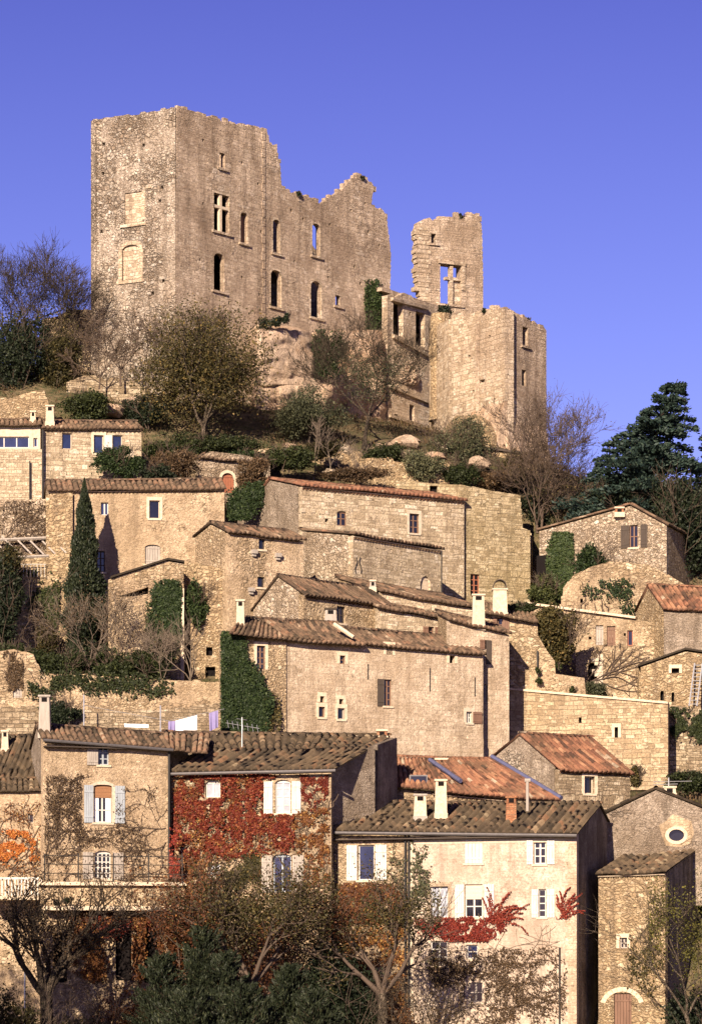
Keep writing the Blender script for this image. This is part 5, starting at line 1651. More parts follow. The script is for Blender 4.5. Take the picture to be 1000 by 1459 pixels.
for px, py in ((548, 1043),):
    chimney(537, 551, 1039, 1050, 178.6, 'brick', h)
ant = thing('television_antenna', 'spindly television antenna on the ridge above the crimson creeper house', 'antenna', P(345, 1066, 176))
m = MB(); m.bar(P(345, 1066, 176), P(345, 1022, 176), .03, 5); m.build('mast', 'steel', ant)
m = MB()
m.bar(P(322, 1030, 176), P(370, 1038, 176.5), .018, 4); m.bar(P(338, 1024, 176), P(352, 1026, 176.5), .018, 4)
for k in range(7): m.bar(P(324 + 7 * k, 1026 + 1.1 * k, 176), P(326 + 7 * k, 1037 + 1.1 * k, 176), .012, 4)
m.build('aerial', 'steel', ant)

h = newhouse('pink rendered house with white shutters, dark tiled roof and three chimneys, bottom right of centre', 660, 1475, 170, 'pink_house')
c = ctx(475, 172.6, 821, 169)
PK = c
W4 = [win((510, 533), (1204, 1254), g=(1, 1), fr='white', pane='glb', sh=((494, 509), (535, 551)), shc='white', sill=True, sur=None)]
W5 = [win((662, 687), (1191, 1230), closed=True, shc='white', sur=None, rec=.05), win((760, 777), (1197, 1231), g=(2, 3), fr='white', sh=((750, 759), (779, 790)), shc='white'),
      win((613, 638), (1263, 1307), g=(2, 3), fr='white', pane='glw', sill=False, sur='cream'),
      win((662, 687), (1260, 1307), g=(2, 3), fr='white', pane='gl', blind='bblind', bf=.45, sh=((648, 661), (690, 704)), shc='white', sur=None),
      win((766, 777), (1267, 1307), g=(1, 4), fr='white', sh=((757, 767), (779, 790)), shc='white'),
      win((613, 637), (1341, 1375), g=(2, 3), fr='white', pane='gl', sill=True), win((664, 680), (1346, 1366), g=(1, 2), fr='white', pane='glb'),
      win((667, 687), (1400, 1428), g=(2, 2), fr='greyw', pane='gl')]
uE0, zE0 = c.uz(475, 1184); uE1, zE1 = c.uz(821, 1188)
facade(h, c, [(475, 1184), (582, 1185)], 1500, W4, 'yel2', .5)
facade(h, c, [(582, 1185), (821, 1188)], 1500, W5, 'pink', .5)
bk = Vector((.265, .964)) * 9.3
A2, B2 = c.A, c.B
csd = Ctx(B2, B2 + bk)
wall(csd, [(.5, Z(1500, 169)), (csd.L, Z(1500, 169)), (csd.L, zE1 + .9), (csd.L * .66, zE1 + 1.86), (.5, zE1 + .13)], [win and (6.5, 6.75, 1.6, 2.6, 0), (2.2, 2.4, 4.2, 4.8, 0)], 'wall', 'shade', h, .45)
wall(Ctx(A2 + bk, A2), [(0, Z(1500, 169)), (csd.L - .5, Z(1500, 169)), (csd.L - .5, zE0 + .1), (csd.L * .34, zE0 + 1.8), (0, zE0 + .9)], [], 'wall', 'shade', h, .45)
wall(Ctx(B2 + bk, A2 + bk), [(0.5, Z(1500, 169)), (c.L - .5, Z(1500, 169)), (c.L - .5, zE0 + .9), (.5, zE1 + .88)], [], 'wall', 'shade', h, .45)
bh = bk.normalized()
def rp(base, sg, a_, z): q = base + c.d * .14 * sg + bh * a_; return (q.x, q.y, z)
g0 = 1.83 / (9.3 * .66)
tiles(rp(A2, -1, -.4, zE0 - .4 * g0 + .14), rp(B2, 1, -.4, zE1 - .4 * g0 + .14), rp(B2, 1, 6.14, zE1 + 1.97), rp(A2, -1, 6.14, zE0 + 1.97), 'roof', 'tiled', h, 151, p=.38, h=.17)
tiles(rp(B2, 1, 9.5, zE1 + .95), rp(A2, -1, 9.5, zE0 + .95), rp(A2, -1, 6.14, zE0 + 1.97), rp(B2, 1, 6.14, zE1 + 1.97), 'roof', 'tiled', h, 152, ridge=False)
m = MB(); m.bar(c.w(-.1, zE0 - .12, .46), c.w(c.L + .1, zE1 - .12, .46), .09, 8); m.build('gutter', 'zinc', h)
m = MB(); m.box(c, 0, c.L, .02, .4, min(zE0, zE1) - .16, min(zE0, zE1) - .1); m.build('soffit', 'dark', h)
m = MB()
for k in range(38):
    z = zE1 - .5 - .31 * k
    m.box(c, c.L - (.62 if k % 2 else .45), c.L + .004, -.1, .012, z - .3, z)
m.build('quoin', 'cream', h)
m = MB(); m.box(c, c.u(583), c.u(588.5), -.1, .02, Z(1459, 171), zE0 - .3); m.box(c, c.u(588.5), c.L - .6, -.1, .015, zE1 - .42, zE1 - .17); m.build('painted_band', 'limew', h)
for x in (578, 583):
    pipe([c.pt(x, 1190, .13), c.pt(x, 1475, .13)], .055, 'downpipe', 'iron', h)
pipe([c.pt(797, 1350, .06), c.pt(797, 1475, .06)], .05, 'downpipe', 'iron', h)
chimney(590, 607, 1131, 1164, 173.6, 'lime', h, cap='greyw')
chimney(620, 636, 1110, 1160, 173.6, 'lime', h, cap='lime')
chimney(721, 735, 1134, 1173, 172.3, 'brick', h, cap='brick')
o = pipe([P(751, 1156, 173), P(751, 1112, 173)], .085, 'flue_pipe', 'greyw', h, k=8)
m = MB(); m.bar(P(747, 1112, 173), P(755, 1112, 173), .11, 8); m.build('cowl', 'greyw', o)

h = newhouse('yellow stone house with an arched brown double door and one tiny window, bottom right', 900, 1475, 170.5)
c = ctx(852, 171.4, 947, 170)
YH = c
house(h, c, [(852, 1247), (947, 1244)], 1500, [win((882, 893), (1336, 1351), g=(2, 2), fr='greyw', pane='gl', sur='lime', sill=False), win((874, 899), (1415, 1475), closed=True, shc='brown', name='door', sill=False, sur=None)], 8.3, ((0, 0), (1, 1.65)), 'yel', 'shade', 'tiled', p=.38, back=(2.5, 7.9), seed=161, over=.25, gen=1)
m = MB(); u, z = c.uz(886, 1428); n = 10
for i in range(n):
    t0, t1 = math.pi * (.1 + .8 * i / n), math.pi * (.1 + .8 * (i + .94) / n)
    pts = [(u - r_ * math.cos(t), z - .35 + r_ * math.sin(t) * .92) for r_, t in ((1.0, t0), (1.0, t1), (1.26, t1), (1.26, t0))]
    m.hexa([c.w(*q, -.05) for q in pts] + [c.w(*q, .03) for q in pts])
m.build('door_arch', 'lime', h)

h = newhouse('rough grey rendered gable with an oval stone-ringed window, right side', 930, 1260, 177, 'gabled_house')
c = ctx(838, 177.3, 1045, 176.8)
ov = [(c.uz(963, 1190)[0] + .42 * math.cos(t), c.uz(963, 1190)[1] + .32 * math.sin(t)) for t in [2 * math.pi * i / 20 for i in range(20)]]
gable_house(h, c, [(838, 1172), (934, 1126), (1045, 1170)], 1290, (), 7, mat='gren', smat='gren', rmat='tiled', seed=171, extra=[ov], over=.05)
m = MB(); cu, cz = c.uz(963, 1190)
for i in range(20):
    t0, t1 = 2 * math.pi * i / 20, 2 * math.pi * (i + .97) / 20
    pts = [(cu + a_ * math.cos(t), cz + b_ * math.sin(t)) for a_, b_, t in ((.42, .32, t0), (.42, .32, t1), (.62, .49, t1), (.62, .49, t0))]
    m.hexa([c.w(*q, -.3) for q in pts] + [c.w(*q, .035) for q in pts])
o = m.build('oval_window', 'lime', h)
m = MB(); m.box(c, cu - .5, cu + .5, -.44, -.32, cz - .4, cz + .4); m.build('pane', 'gl', o)
pp = [(938, 1176), (948, 1170), (958, 1160), (968, 1164), (984, 1170), (988, 1186), (984, 1202), (968, 1207), (948, 1205), (942, 1190)]
pu = [c.uz(*q) for q in pp]
hole_ = [(cu + .58 * math.cos(t), cz + .45 * math.sin(t)) for t in [2 * math.pi * i / 20 for i in range(20)]]
wall(Ctx((c.A + c.n * .018), (c.B + c.n * .018)), pu[::-1], [hole_], 'plaster_patch', 'tan', h, .03)
chimney(945, 962, 1120, 1132, 181, 'lime', h)
ant = thing('television_antenna', 'flat horizontal antenna on a chimney behind the oval window gable', 'antenna', P(952, 1122, 181))
m = MB(); m.bar(P(952, 1122, 181), P(952, 1108, 181), .03, 5); m.build('mast', 'steel', ant)
m = MB(); m.bar(P(930, 1114, 181), P(985, 1113, 181.3), .02, 4); m.bar(P(930, 1118, 181), P(965, 1117, 181), .02, 4)
m.build('aerial', 'steel', ant)

h = newhouse('small stone cottage with a rusty tiled roof and one dark window, right of centre', 830, 1160, 181, 'small_cottage')
c = ctx(796, 181, 897, 183)
house(h, c, [(796, 1096), (897, 1101)], 1250, [win((832, 847), (1106, 1131), g=(1, 1), fr='limew', pane='gl', sur='lime', rec=.3)], 5.8, ((0, 0), (.555, 2.1), (1, .85)), 'dry', 'gren', 'tiler', back=(-3.66, 4.5), gen=1, seed=181)
h = newhouse('low house with a red tiled roof crossed by blue flashing, behind the pink house', 680, 1240, 180)
c = ctx(560, 180, 797, 180.4)
facade(h, c, [(560, 1122), (797, 1142)], 1300, (), 'yel2', .4)
wall(Ctx(c.B, c.B + Vector((0, 4))), [(.4, Z(1300, 180)), (4, Z(1300, 180)), (4, Z(1142, 180)), (.4, Z(1142, 180))], [], 'wall', 'yel2', h, .4)
E0, E1, R1, R0 = P(560, 1120, 179.5), P(799, 1141, 179.9), P(700, 1082, 184), P(560, 1078, 184.3)
tiles(E0, E1, R1, R0, 'roof', 'tiler', h, 191, p=.33)
genoise(c, 2.2, c.L, Z(1126, 180), Z(1143, 180.4), h, 2, 'tiler')
m = MB(); m.bar(E1 + Vector((0, 0, .15)), R1 + Vector((0, 0, .17)), .14, 6); m.bar(P(612, 1086, 183.6) + Vector((0, 0, .14)), P(656, 1116, 180.7) + Vector((0, 0, .12)), .13, 6); m.build('flashing', 'bluez', h)
m = MB(); cc = ctx(583, 180.6, 609, 180.6); m.box(cc, 0, cc.L, -1.2, .0, Z(1120, 180.6), Z(1104, 180.6)); o = m.build('skylight', 'zinc', h)
m = MB(); m.box(cc, .08, cc.L - .08, .0, .03, Z(1117, 180.6), Z(1106, 180.6)); m.build('pane', 'gl', o)
chimney(620, 637, 1080, 1090, 183.8, 'brick', h)
# ------------------------------------------------------------------ vegetation
BANK = 'shrubs on the bank below the castle'
BARE = 'bare trees and saplings'
# skyline left of the tower
tree('bare_tree', 'thin leafless tree rising highest at the left edge of the skyline', 18, 540, 226.5, 374, (-30, 50, 400, 500), 'lolive', 900, .14, 'barkd', 3, .12, nb=10, split=4, first=.2, mx=4, spread=.55, group='dark trees left of the castle', twigmat='barkd')
tree('bare_tree', 'twiggy half bare tree against the yellow wall left of the castle tower', 82, 545, 227, 400, (40, 122, 410, 520), 'lolive', 1500, .14, 'barkd', 5, .12, nb=12, split=4, first=.18, mx=4, spread=.7, group='dark trees left of the castle', twigmat='barkd')
bush('evergreen_shrub', 'dense dark green shrub under the leafless tree at the left edge', 'shrub', 22, 570, 440, 120, 224, 'ldark', 9000, .15, 11, nb=16, group='dark trees left of the castle')
bush('evergreen_shrub', 'dark shrub mass at the foot of the twiggy half bare tree', 'shrub', 85, 560, 470, 80, 224, 'lolive', 5000, .14, 12, tone_c=.3, group='dark trees left of the castle')
bush('shrub', 'bright green shrub behind the topmost left house', 'shrub', 118, 604, 556, 84, 219, 'lgreen', 5000, .14, 13, group=BANK)
bare('bare_shrub', 'leafless dark shrub in front of the left tower face', 172, 550, 222.5, 440, .07, 'twig', 21, spread=.7, mx=3, nb=3, split=5, group=BARE, leaf='lbrown', nleaf=500)
bare('bare_shrub', 'tall thin bare shrub beside the tower corner', 212, 540, 222.8, 455, .06, 'twig', 22, spread=.5, mx=3, split=4, group=BARE)
bare('bare_shrub', 'reddish bare shrub showing above the big round olive green tree', 290, 520, 223.5, 440, .06, 'twig', 23, spread=.9, mx=3, split=6, group=BARE)
bare('bare_shrub', 'dark thorny shrub on the rubble bank under the tower', 142, 555, 222, 470, .06, 'twig', 24, spread=.8, mx=3, split=5, group=BARE, leaf='lbrown', nleaf=600)
# big round tree
tree('broadleaf_tree', 'big round olive green tree with pale forked trunk below the castle corner', 290, 630, 219.5, 470, (182, 380, 470, 612), 'lolive', 13000, .22, 'bark', 31, .15, tipleaf=.45, tipsd=.45, nb=34, split=5, first=.14, mx=3, spread=.8, tone_c=.55)
bush('shrub', 'dark shrub in the shade left of the big round tree', 'shrub', 205, 612, 560, 70, 220.5, 'ldark', 3000, .14, 32, group=BANK)
bush('hedge', 'long dark hedge at the foot of the big round tree', 'hedge', 285, 652, 618, 175, 217.5, 'lgreen', 8000, .13, 33, nb=22, dp=.9, tone_c=.35)
bush('ivy_mound', 'ivy mound beside the two blue windows of the topmost house', 'ivy', 172, 684, 634, 76, 211.2, 'livy', 6500, .13, 34, dp=.7, nb=14)
bush('shrub', 'leafy shrub between the ivy mound and the hedge', 'shrub', 220, 660, 628, 50, 214, 'lgreen', 2500, .13, 35, group=BANK)
bush('shrub', 'dry brown thicket above the wide stucco house roof', 'shrub', 252, 690, 632, 74, 212, 'lbrown', 4500, .11, 36, tone_c=.6, group=BANK)
bush('shrub', 'dark shaded thicket on the roof line of the wide stucco house', 'shrub', 225, 690, 662, 60, 209.5, 'ldark', 2500, .13, 37, group=BANK)
bush('shrub', 'rust brown thicket right of the red arched door', 'shrub', 362, 700, 645, 60, 214, 'lbrown', 4500, .11, 38, tone_c=.7, group=BANK)
creeper('ivy', 'ivy covering the bank left of the barn gable', ctx(318, 212, 420, 214), [(322, 740), (330, 705), (368, 686), (384, 690), (350, 742)], 2200, 'livy', .17, .5, -.9, seed=39)
bush('shrub', 'rounded green shrub above the barn roof, right of the red arched door', 'shrub', 412, 672, 632, 84, 217, 'lgreen', 6000, .13, 40, group=BANK)
bush('shrub', 'low dark ivy patch on the white parapet bank', 'shrub', 350, 664, 640, 66, 217.5, 'livy', 2500, .13, 41, group=BANK)
# olive and bare tree by the cliff
tree('olive_tree', 'grey-green olive tree in front of the pink cliff', 440, 640, 223, 552, (388, 496, 548, 628), 'lgrey', 11000, .09, 'barkd', 51, .11, nb=20, split=5, first=.25, mx=2, spread=.7, tone_c=.35)
tree('almond_tree', 'nearly bare crooked tree with dark trunk before the broken cliff', 519, 640, 224.5, 480, (468, 605, 476, 585), 'lgrey', 3200, .16, 'barkd', 52, .10, lean=(.05, 0), nb=26, split=4, first=.3, mx=4, spread=.95, tone_c=.4, twigmat='barkd')
bush('ivy_mound', 'dark ivy hanging over the cliff edge beneath the castle windows', 'ivy', 470, 545, 464, 54, 232.6, 'livy', 4200, .15, 53, dp=.5, nb=22)
c = ctx(250, 226, 556, 243.5)
creeper('ivy', 'tall spray of bright ivy climbing the castle wall near its right end', c, [(517, 428), (526, 400), (533, 398), (538, 428), (549, 436), (550, 455), (545, 488), (528, 494), (522, 470), (524, 448)], 1500, 'livy', .2, .45, -.75, seed=54, tone_c=.75)
for i, (x, y, w_) in enumerate(((395, 466, 22), (376, 470, 24), (408, 462, 14))):
    bush('weed_tuft', ('dark weed tuft on top of the big smooth boulder, middle one of three', 'dark weed tuft on top of the big smooth boulder, leftmost of three', 'dark weed tuft on top of the big smooth boulder, rightmost of three')[i], 'weed', x, y, y - 18, w_, 229.5, 'ldark', 350, .14, 60 + i, stems=1)
for x, y, Y_, l_ in ((425, 277, 235.6, 'small weed on the castle wall head above the arched windows'), (515, 254, 241, 'small weed on the highest broken point of the castle wall'), (690, 443, 235, 'small weed on the left face of the bastion top'), (752, 457, 235.6, 'small weed on the right face of the bastion top'), (655, 308, 249.2, 'small weed on the top of the tower fragment')):
    bush('weed_tuft', l_, 'weed', x, y + 4, y - 5, 9, Y_, 'ldark', 140, .12, int(x), stems=1)
bush('weed_tuft', 'dark shrub growing on the wall head beside the tower fragment', 'weed', 636, 452, 432, 22, 245, 'ldark', 500, .15, 63, stems=1)
bush('shrub', 'grey-green bushy tree before the bastion mound', 'shrub', 655, 695, 588, 96, 225.3, 'lgrey', 6500, .12, 64, nb=18, tone_c=.55, stems=9, group=BANK)
bush('shrub', 'dark green shrub below the bare crooked tree', 'shrub', 545, 668, 628, 74, 221, 'lgreen', 4500, .13, 65, tone_c=.35, group=BANK)
bush('shrub', 'sage coloured shrub above the barn roof, centre', 'shrub', 598, 690, 634, 80, 220, 'lgrey', 4500, .12, 66, tone_c=.7, group=BANK)
bush('shrub', 'dark shrub at the right foot of the bank behind the mossy house', 'shrub', 655, 700, 650, 62, 220.5, 'lgreen', 3500, .13, 67, tone_c=.3, group=BANK)
bush('shrub', 'low brown scrub along the barn ridge', 'shrub', 500, 690, 664, 110, 217.8, 'lbrown', 4200, .12, 68, tone_c=.5, dp=.8, group=BANK)
bush('shrub', 'dry tan scrub above the mossy house top', 'shrub', 700, 705, 668, 60, 221, 'lbrown', 2600, .12, 69, tone_c=.75, group=BANK)
bush('shrub', 'dark scrub in the hollow below the pink cliff', 'shrub', 462, 660, 622, 60, 219.6, 'lolive', 2600, .13, 70, tone_c=.2, group=BANK)
for i, (x, y0, y1, l) in enumerate(((446, 700, 590, 'pale slender sapling before the olive tree'), (470, 700, 610, 'pale twisted sapling right of the olive tree'), (508, 700, 630, 'short pale sapling above the barn ridge'))):
    bare('sapling', l, x, y0, 218 + .2 * i, y1, .045, 'twigg', 71 + i, spread=.35, mx=2, split=3, group=BARE, first=.4)
# right bank
bare('bare_tree', 'large bare brown tree right of the bastion, leaning over the mossy house', 772, 760, 220, 588, .12, 'twig', 81, lean=(.05, 0), spread=.6, mx=4, nb=3, split=4, group=BARE, leaf='lbrown', nleaf=2500, lsize=.09, first=.12)
bare('bare_tree', 'rounder bare reddish tree at the skyline right of the bastion', 765, 760, 218.5, 640, .1, 'twig', 82, spread=.8, mx=4, nb=3, split=4, group=BARE, leaf='lbrown', nleaf=2200, lsize=.09, first=.1)
bare('bare_tree', 'tangled bare thicket behind the left slope of the gabled house', 800, 765, 219.5, 672, .07, 'twig', 83, spread=.7, mx=3, nb=3, split=5, group=BARE, leaf='lolive', nleaf=1200, first=.1)
bush('shrub', 'dark thicket behind the mossy house right corner', 'shrub', 770, 775, 700, 90, 221.5, 'ldark', 6000, .15, 84, nb=16, group=BANK)
bush('shrub', 'olive scrub beneath the bare trees left of the gabled house', 'shrub', 735, 705, 640, 60, 222.5, 'lolive', 3000, .13, 85, tone_c=.4, group=BANK)
bush('shrub', 'dark scrub on the skyline left of the cedar', 'shrub', 838, 748, 684, 70, 222, 'ldark', 4000, .15, 86, group=BANK)

def cedar(name, label, px, pyb, Y, pyt, half, mat, n, seed, lean_top=0., ragged=.35, droop=.12, levels=26, cat='tree', group=None, flat_=.8, size=.16, trunk=.3, top_bare=0.):
    """conifer with tiers of horizontal needle-laden boughs"""
    rg = np.random.default_rng(seed)
    base = P(px, pyb, Y)
    root = thing(name, label, cat, base, group)
    s = Y / F
    H = (pyb - pyt) * s
    Wd = half * s
    def axis(t):
        return np.array([base.x + lean_top * s * max(0, (t - .55) / .45) ** 1.4, base.y, base.z + H * t])
    segs = [(axis(i / 14), axis((i + 1) / 14), trunk * (1 - .95 * i / 14), trunk * (1 - .95 * (i + 1) / 14) + .01) for i in range(14)]
    tubes(segs, 'trunk', 'barkd', root)
    bs, pos, dirs = [], [], []
    wts = []
    for k in range(levels):
        t = .1 + .89 * (k + rg.uniform(0, .6)) / levels
        prof = (1 - t) ** .8 * 1.05 + .06
        for b in range(5 if t > .8 else 6):
            az = rg.uniform(0, 2 * math.pi)
            L = Wd * prof * rg.uniform(1 - ragged * 1.6, 1 + ragged * .6)
            o = axis(t)
            d = np.array([math.cos(az), math.sin(az), 0])
            up = rg.uniform(.0, .3)
            pts = [o + d * L * q + np.array([0, 0, L * (up * q - droop * q * q * 2)]) for q in np.linspace(0, 1, 6)]
            for p, q in zip(pts, pts[1:]):
                bs.append((p, q, .05, .03))
            side = np.array([-d[1], d[0], 0])
            m_ = max(4, int(n / (levels * 5.5) * L / (Wd * .6)))
            q = rg.uniform(.12, 1.02, m_)
            wdt = L * .30 * (1 - .55 * q)
            pp = o + d * (L * q)[:, None] + np.outer(L * (up * q - droop * q * q * 2), [0, 0, 1])
            pp = pp + side * (rg.normal(0, .5, m_) * wdt)[:, None] + rg.normal(0, 1, (m_, 1)) * np.array([0, 0, .07 * L ** .5])
            pos.append(pp); dirs.append(np.tile(d * .8 + np.array([0, 0, .25]), (m_, 1)) + side * rg.normal(0, .5, (m_, 1)))
    tubes(bs, 'branch', 'barkd', root)
    pos = np.concatenate(pos); dirs = np.concatenate(dirs)
    dirs /= np.linalg.norm(dirs, axis=1)[:, None]
    leaves_mesh('crown', pos, size, mat, root, seed, dirs=dirs, long=2.2, tone_c=.5)
    return root
DK = 'dark conifers at the right edge'
cedar('cedar', 'tall ragged blue-green cedar with its tip bent to the right', 925, 800, 218, 540, 128, 'lcedar', 62000, 91, lean_top=40, ragged=.42, levels=27, group=DK, trunk=.3, size=.19)
cedar('cedar', 'broad cedar boughs at the right edge beside the bent-tipped cedar', 1020, 800, 220, 580, 80, 'lcedar', 26000, 92, levels=20, group=DK)
cedar('conifer', 'lower dark conifer left of the bent-tipped cedar', 868, 790, 217.5, 628, 66, 'lcedar', 24000, 93, levels=16, group=DK)
bush('evergreen_shrub', 'solid dark evergreen mass right of the gabled house', 'shrub', 972, 830, 672, 110, 214, 'ldark', 14000, .18, 94, nb=22, group=DK)
bush('evergreen_shrub', 'dark evergreen mass behind the gabled house roof', 'shrub', 895, 775, 690, 120, 217, 'ldark', 9000, .18, 95, nb=18, group=DK)

# middle left: cypress and garden plants
def cypress(label, px, pyb, Y, pyt, w, n, seed):
    rg = np.random.default_rng(seed)
    base = P(px, pyb, Y)
    root = thing('cypress', label, 'tree', base)
    s = Y / F; H = (pyb - pyt) * s; Wd = w * s / 2
    tubes([(base, base + Vector((0, 0, H * .8)), .14, .03)], 'trunk', 'barkd', root)
    t = rg.beta(1.0, 1.5, n)
    lump = 1 + .16 * np.sin(t * 23 + 1) * np.sin(t * 9)
    prof = np.minimum(1, (1 - t) * 1.7) ** .85 * (.7 + .3 * np.minimum(1, t * 5)) * lump
    az = rg.uniform(0, 2 * math.pi, n)
    rr = Wd * prof * (rg.uniform(.5, 1, n) ** .5 + rg.normal(0, .07, n) + .2 * np.sin(az * 3 + t * 14) * np.sin(t * 31))
    pos = np.stack([base.x + np.cos(az) * rr, base.y + np.sin(az) * rr, base.z + t * H], 1)
    d = np.stack([np.cos(az) * .35, np.sin(az) * .35, np.ones(n)], 1)
    leaves_mesh('crown', pos, .13, 'ldark', root, seed, dirs=d / np.linalg.norm(d, axis=1)[:, None], long=2.0, tone_c=.6)
    return root
cypress('slender dark cypress standing before the wide stucco house', 121, 955, 198.0, 682, 54, 30000, 101)
bare('bare_shrub', 'grey leafless bush around the foot of the cypress', 128, 960, 193.6, 838, .07, 'twigg', 102, spread=.6, mx=3, nb=3, split=5, group=BARE, leaf='lbrown', nleaf=1500, first=.08)
bush('evergreen_shrub', 'tall dark evergreen at the left edge under the pergola', 'shrub', 2, 960, 790, 66, 196.5, 'ldark', 9000, .16, 103, nb=16)
bush('shrub', 'brownish leafy top of the bush at the left edge', 'shrub', 12, 830, 776, 64, 197.5, 'lolive', 3000, .13, 104, tone_c=.3)
c = ctx(-30, 200.1, 100, 199.7)
creeper('ivy', 'straggling ivy hanging down the yellow garden wall left of the cypress', c, [(28, 815), (70, 812), (86, 840), (84, 900), (70, 930), (58, 900), (40, 850)], 1500, 'lgreen', .16, .25, .0, seed=105)
bush('shrub', 'rusty green bush at the foot of the yellow garden wall', 'shrub', 62, 955, 880, 44, 197.5, 'lolive', 2600, .12, 106, tone_c=.35)
for i, (x, y0, y1, w_, l) in enumerate(((20, 965, 915, 90, 'dark ground hugging shrub along the garden wall top, at the left edge'), (85, 985, 925, 90, 'dark shrub spilling over the garden wall below the cypress'), (150, 980, 920, 90, 'dark shrub on the garden wall right of the cypress foot'), (205, 980, 930, 70, 'trailing shrub on the garden wall below the annex'))):
    bush('trailing_shrub', l, 'shrub', x, y0, y1, w_, 188.5 - .3 * (i % 2), 'lgreen', 5000, .13, 110 + i, nb=14, tone_c=.35, group='shrubs along the garden wall')
c = ctx(-25, 186.4, 318, 186.2)
creeper('ivy', 'fringe of dark creeper hanging over the pale garden wall', c, [(40, 955), (230, 965), (250, 985), (215, 990), (196, 978), (186, 996), (160, 982), (126, 990), (118, 975), (80, 984), (60, 1000), (40, 980)], 1500, 'lgreen', .15, .35, -.2, seed=115, tone_c=.3)
creeper('creeper', 'dry brown creeper clump on the garden wall at the left edge', c, [(5, 930), (30, 928), (34, 975), (8, 985)], 500, 'lbrown', .13, .2, -.1, seed=116)
c = ctx(155, 195.4, 262, 196)
creeper('ivy', 'ivy draped over the left side of the annex corner', c, [(222, 838), (238, 826), (258, 832), (259, 905), (246, 930), (225, 950), (206, 945), (212, 900), (216, 870)], 3200, 'livy', .17, .35, -.6, seed=117)
bush('ivy_mound', 'bushy ivy crown hanging on the annex right of its pale corner', 'ivy', 276, 905, 826, 40, 196.6, 'livy', 4500, .15, 118, dp=.7, tone_c=.65)
bush('shrub', 'dark bush at the annex foot above the garden wall', 'shrub', 225, 960, 895, 52, 193.5, 'lgreen', 3000, .13, 119, tone_c=.3)
bare('sapling', 'young bare tree with pale trunk behind the laundry', 266, 1025, 186.5, 868, .075, 'twigg', 121, spread=.5, lean=(.12, 0), mx=2, split=4, group=BARE, first=.35)
bare('sapling', 'thin bare sapling left of the pale trunked young tree', 240, 1025, 186.3, 895, .055, 'twigg', 122, spread=.5, lean=(-.08, 0), mx=3, split=3, group=BARE, first=.4)
bare('bare_shrub', 'spindly shrub of bare stems before the annex wall', 190, 965, 192, 855, .05, 'twigg', 123, spread=.8, mx=2, split=6, group=BARE, leaf='lbrown', nleaf=500, first=.08)
bush('hedge', 'clipped dark hedge beside the ivy clad corner, above the laundry', 'hedge', 282, 1022, 986, 66, 187.4, 'lgreen', 4500, .12, 124, tone_c=.3, dp=.8, nb=14)
bush('hedge', 'dark hedge block behind the chimney of the tall tan house', 'hedge', 92, 1032, 993, 60, 183.0, 'ldark', 4500, .13, 125, dp=.5, nb=14)
c = ctx(316, 183.5, 408, 184.8)
creeper('ivy', 'thick ivy sheathing the left end of the big plaster house', c, [(315, 900), (345, 904), (344, 930), (352, 950), (366, 960), (374, 985), (388, 1000), (380, 1020), (372, 1045), (314, 1050)], 8500, 'livy', .18, .45, -1.2, seed=126, avoid=())
creeper('creeper', 'olive creeper trailing at the right edge of the thick ivy', c, [(372, 985), (392, 995), (400, 1025), (388, 1050), (374, 1045)], 500, 'lolive', .15, .25, -.3, seed=127)
c = ctx(-30, 203, 70, 202)
vine_web('bare_vine', 'mesh of brown vine stems covering the low house behind the pergola', c, [(x, 798) for x in (-5, 8, 20, 32, 44, 58)], 128, 'twig', .035, 26, .3, 'lbrown', 1400, .11, box=(-12, 69, 714, 800))

# right: ivies
c = ctx(768, 211.5, 949, 208.5)
creeper('ivy', 'bright ivy on the left wall of the gabled house', c, [(778, 862), (784, 800), (790, 762), (808, 758), (818, 790), (812, 830), (800, 864)], 3600, 'livy', .18, .35, -.8, seed=131, tone_c=.75)
c = ctx(796, 206.4, 1020, 204.4)
bush('ivy_mound', 'dark rounded ivy mass below the dark shuttered window', 'ivy', 846, 848, 766, 54, 207.2, 'livy', 6500, .16, 132, dp=.6, nb=16, tone_c=.4)
creeper('ivy', 'small ivy patches scattered on the curved rampart', c, [(880, 826), (896, 824), (905, 870), (885, 880), (888, 850), (820, 848), (822, 838)], 420, 'livy', .16, .2, -.1, seed=133, tone_c=.35)
bush('ivy_mound', 'big rounded ivy bush on top of the retaining wall, right of centre', 'ivy', 790, 952, 862, 84, 196.8, 'lolive', 13000, .15, 134, dp=1.5, nb=22, tone_c=.55)
bush('shrub', 'leafy climber in the gap between mossy house and gabled house', 'shrub', 772, 868, 820, 50, 207.8, 'lgreen', 3500, .15, 135, tone_c=.75)
bush('shrub', 'dark rounded bush left of the big ivy bush by the hooded chimney', 'shrub', 742, 880, 855, 44, 198.2, 'lgreen', 2600, .13, 136, tone_c=.25)
bush('shrub', 'small grey-green shrub by the doorway with zigzag stones', 'shrub', 848, 998, 970, 40, 198.4, 'lgrey', 1800, .11, 137, tone_c=.4)
vine_web('bare_vine', 'fan of bare brown vine stems around the doorway with zigzag stones', ctx(820, 199.95, 930, 199.15), [(826, 985), (832, 975), (836, 970)], 138, 'twig', .045, 30, .25, up=(.75, -.7), curl=.12, box=(822, 928, 922, 995))
vine_web('bare_vine', 'low brown vine running under the boarded openings', ctx(752, 202.3, 948, 200.9), [(834, 930), (850, 926), (880, 928)], 139, 'twig', .04, 24, .3, up=(1, -.1), curl=.2, box=(830, 935, 916, 940))
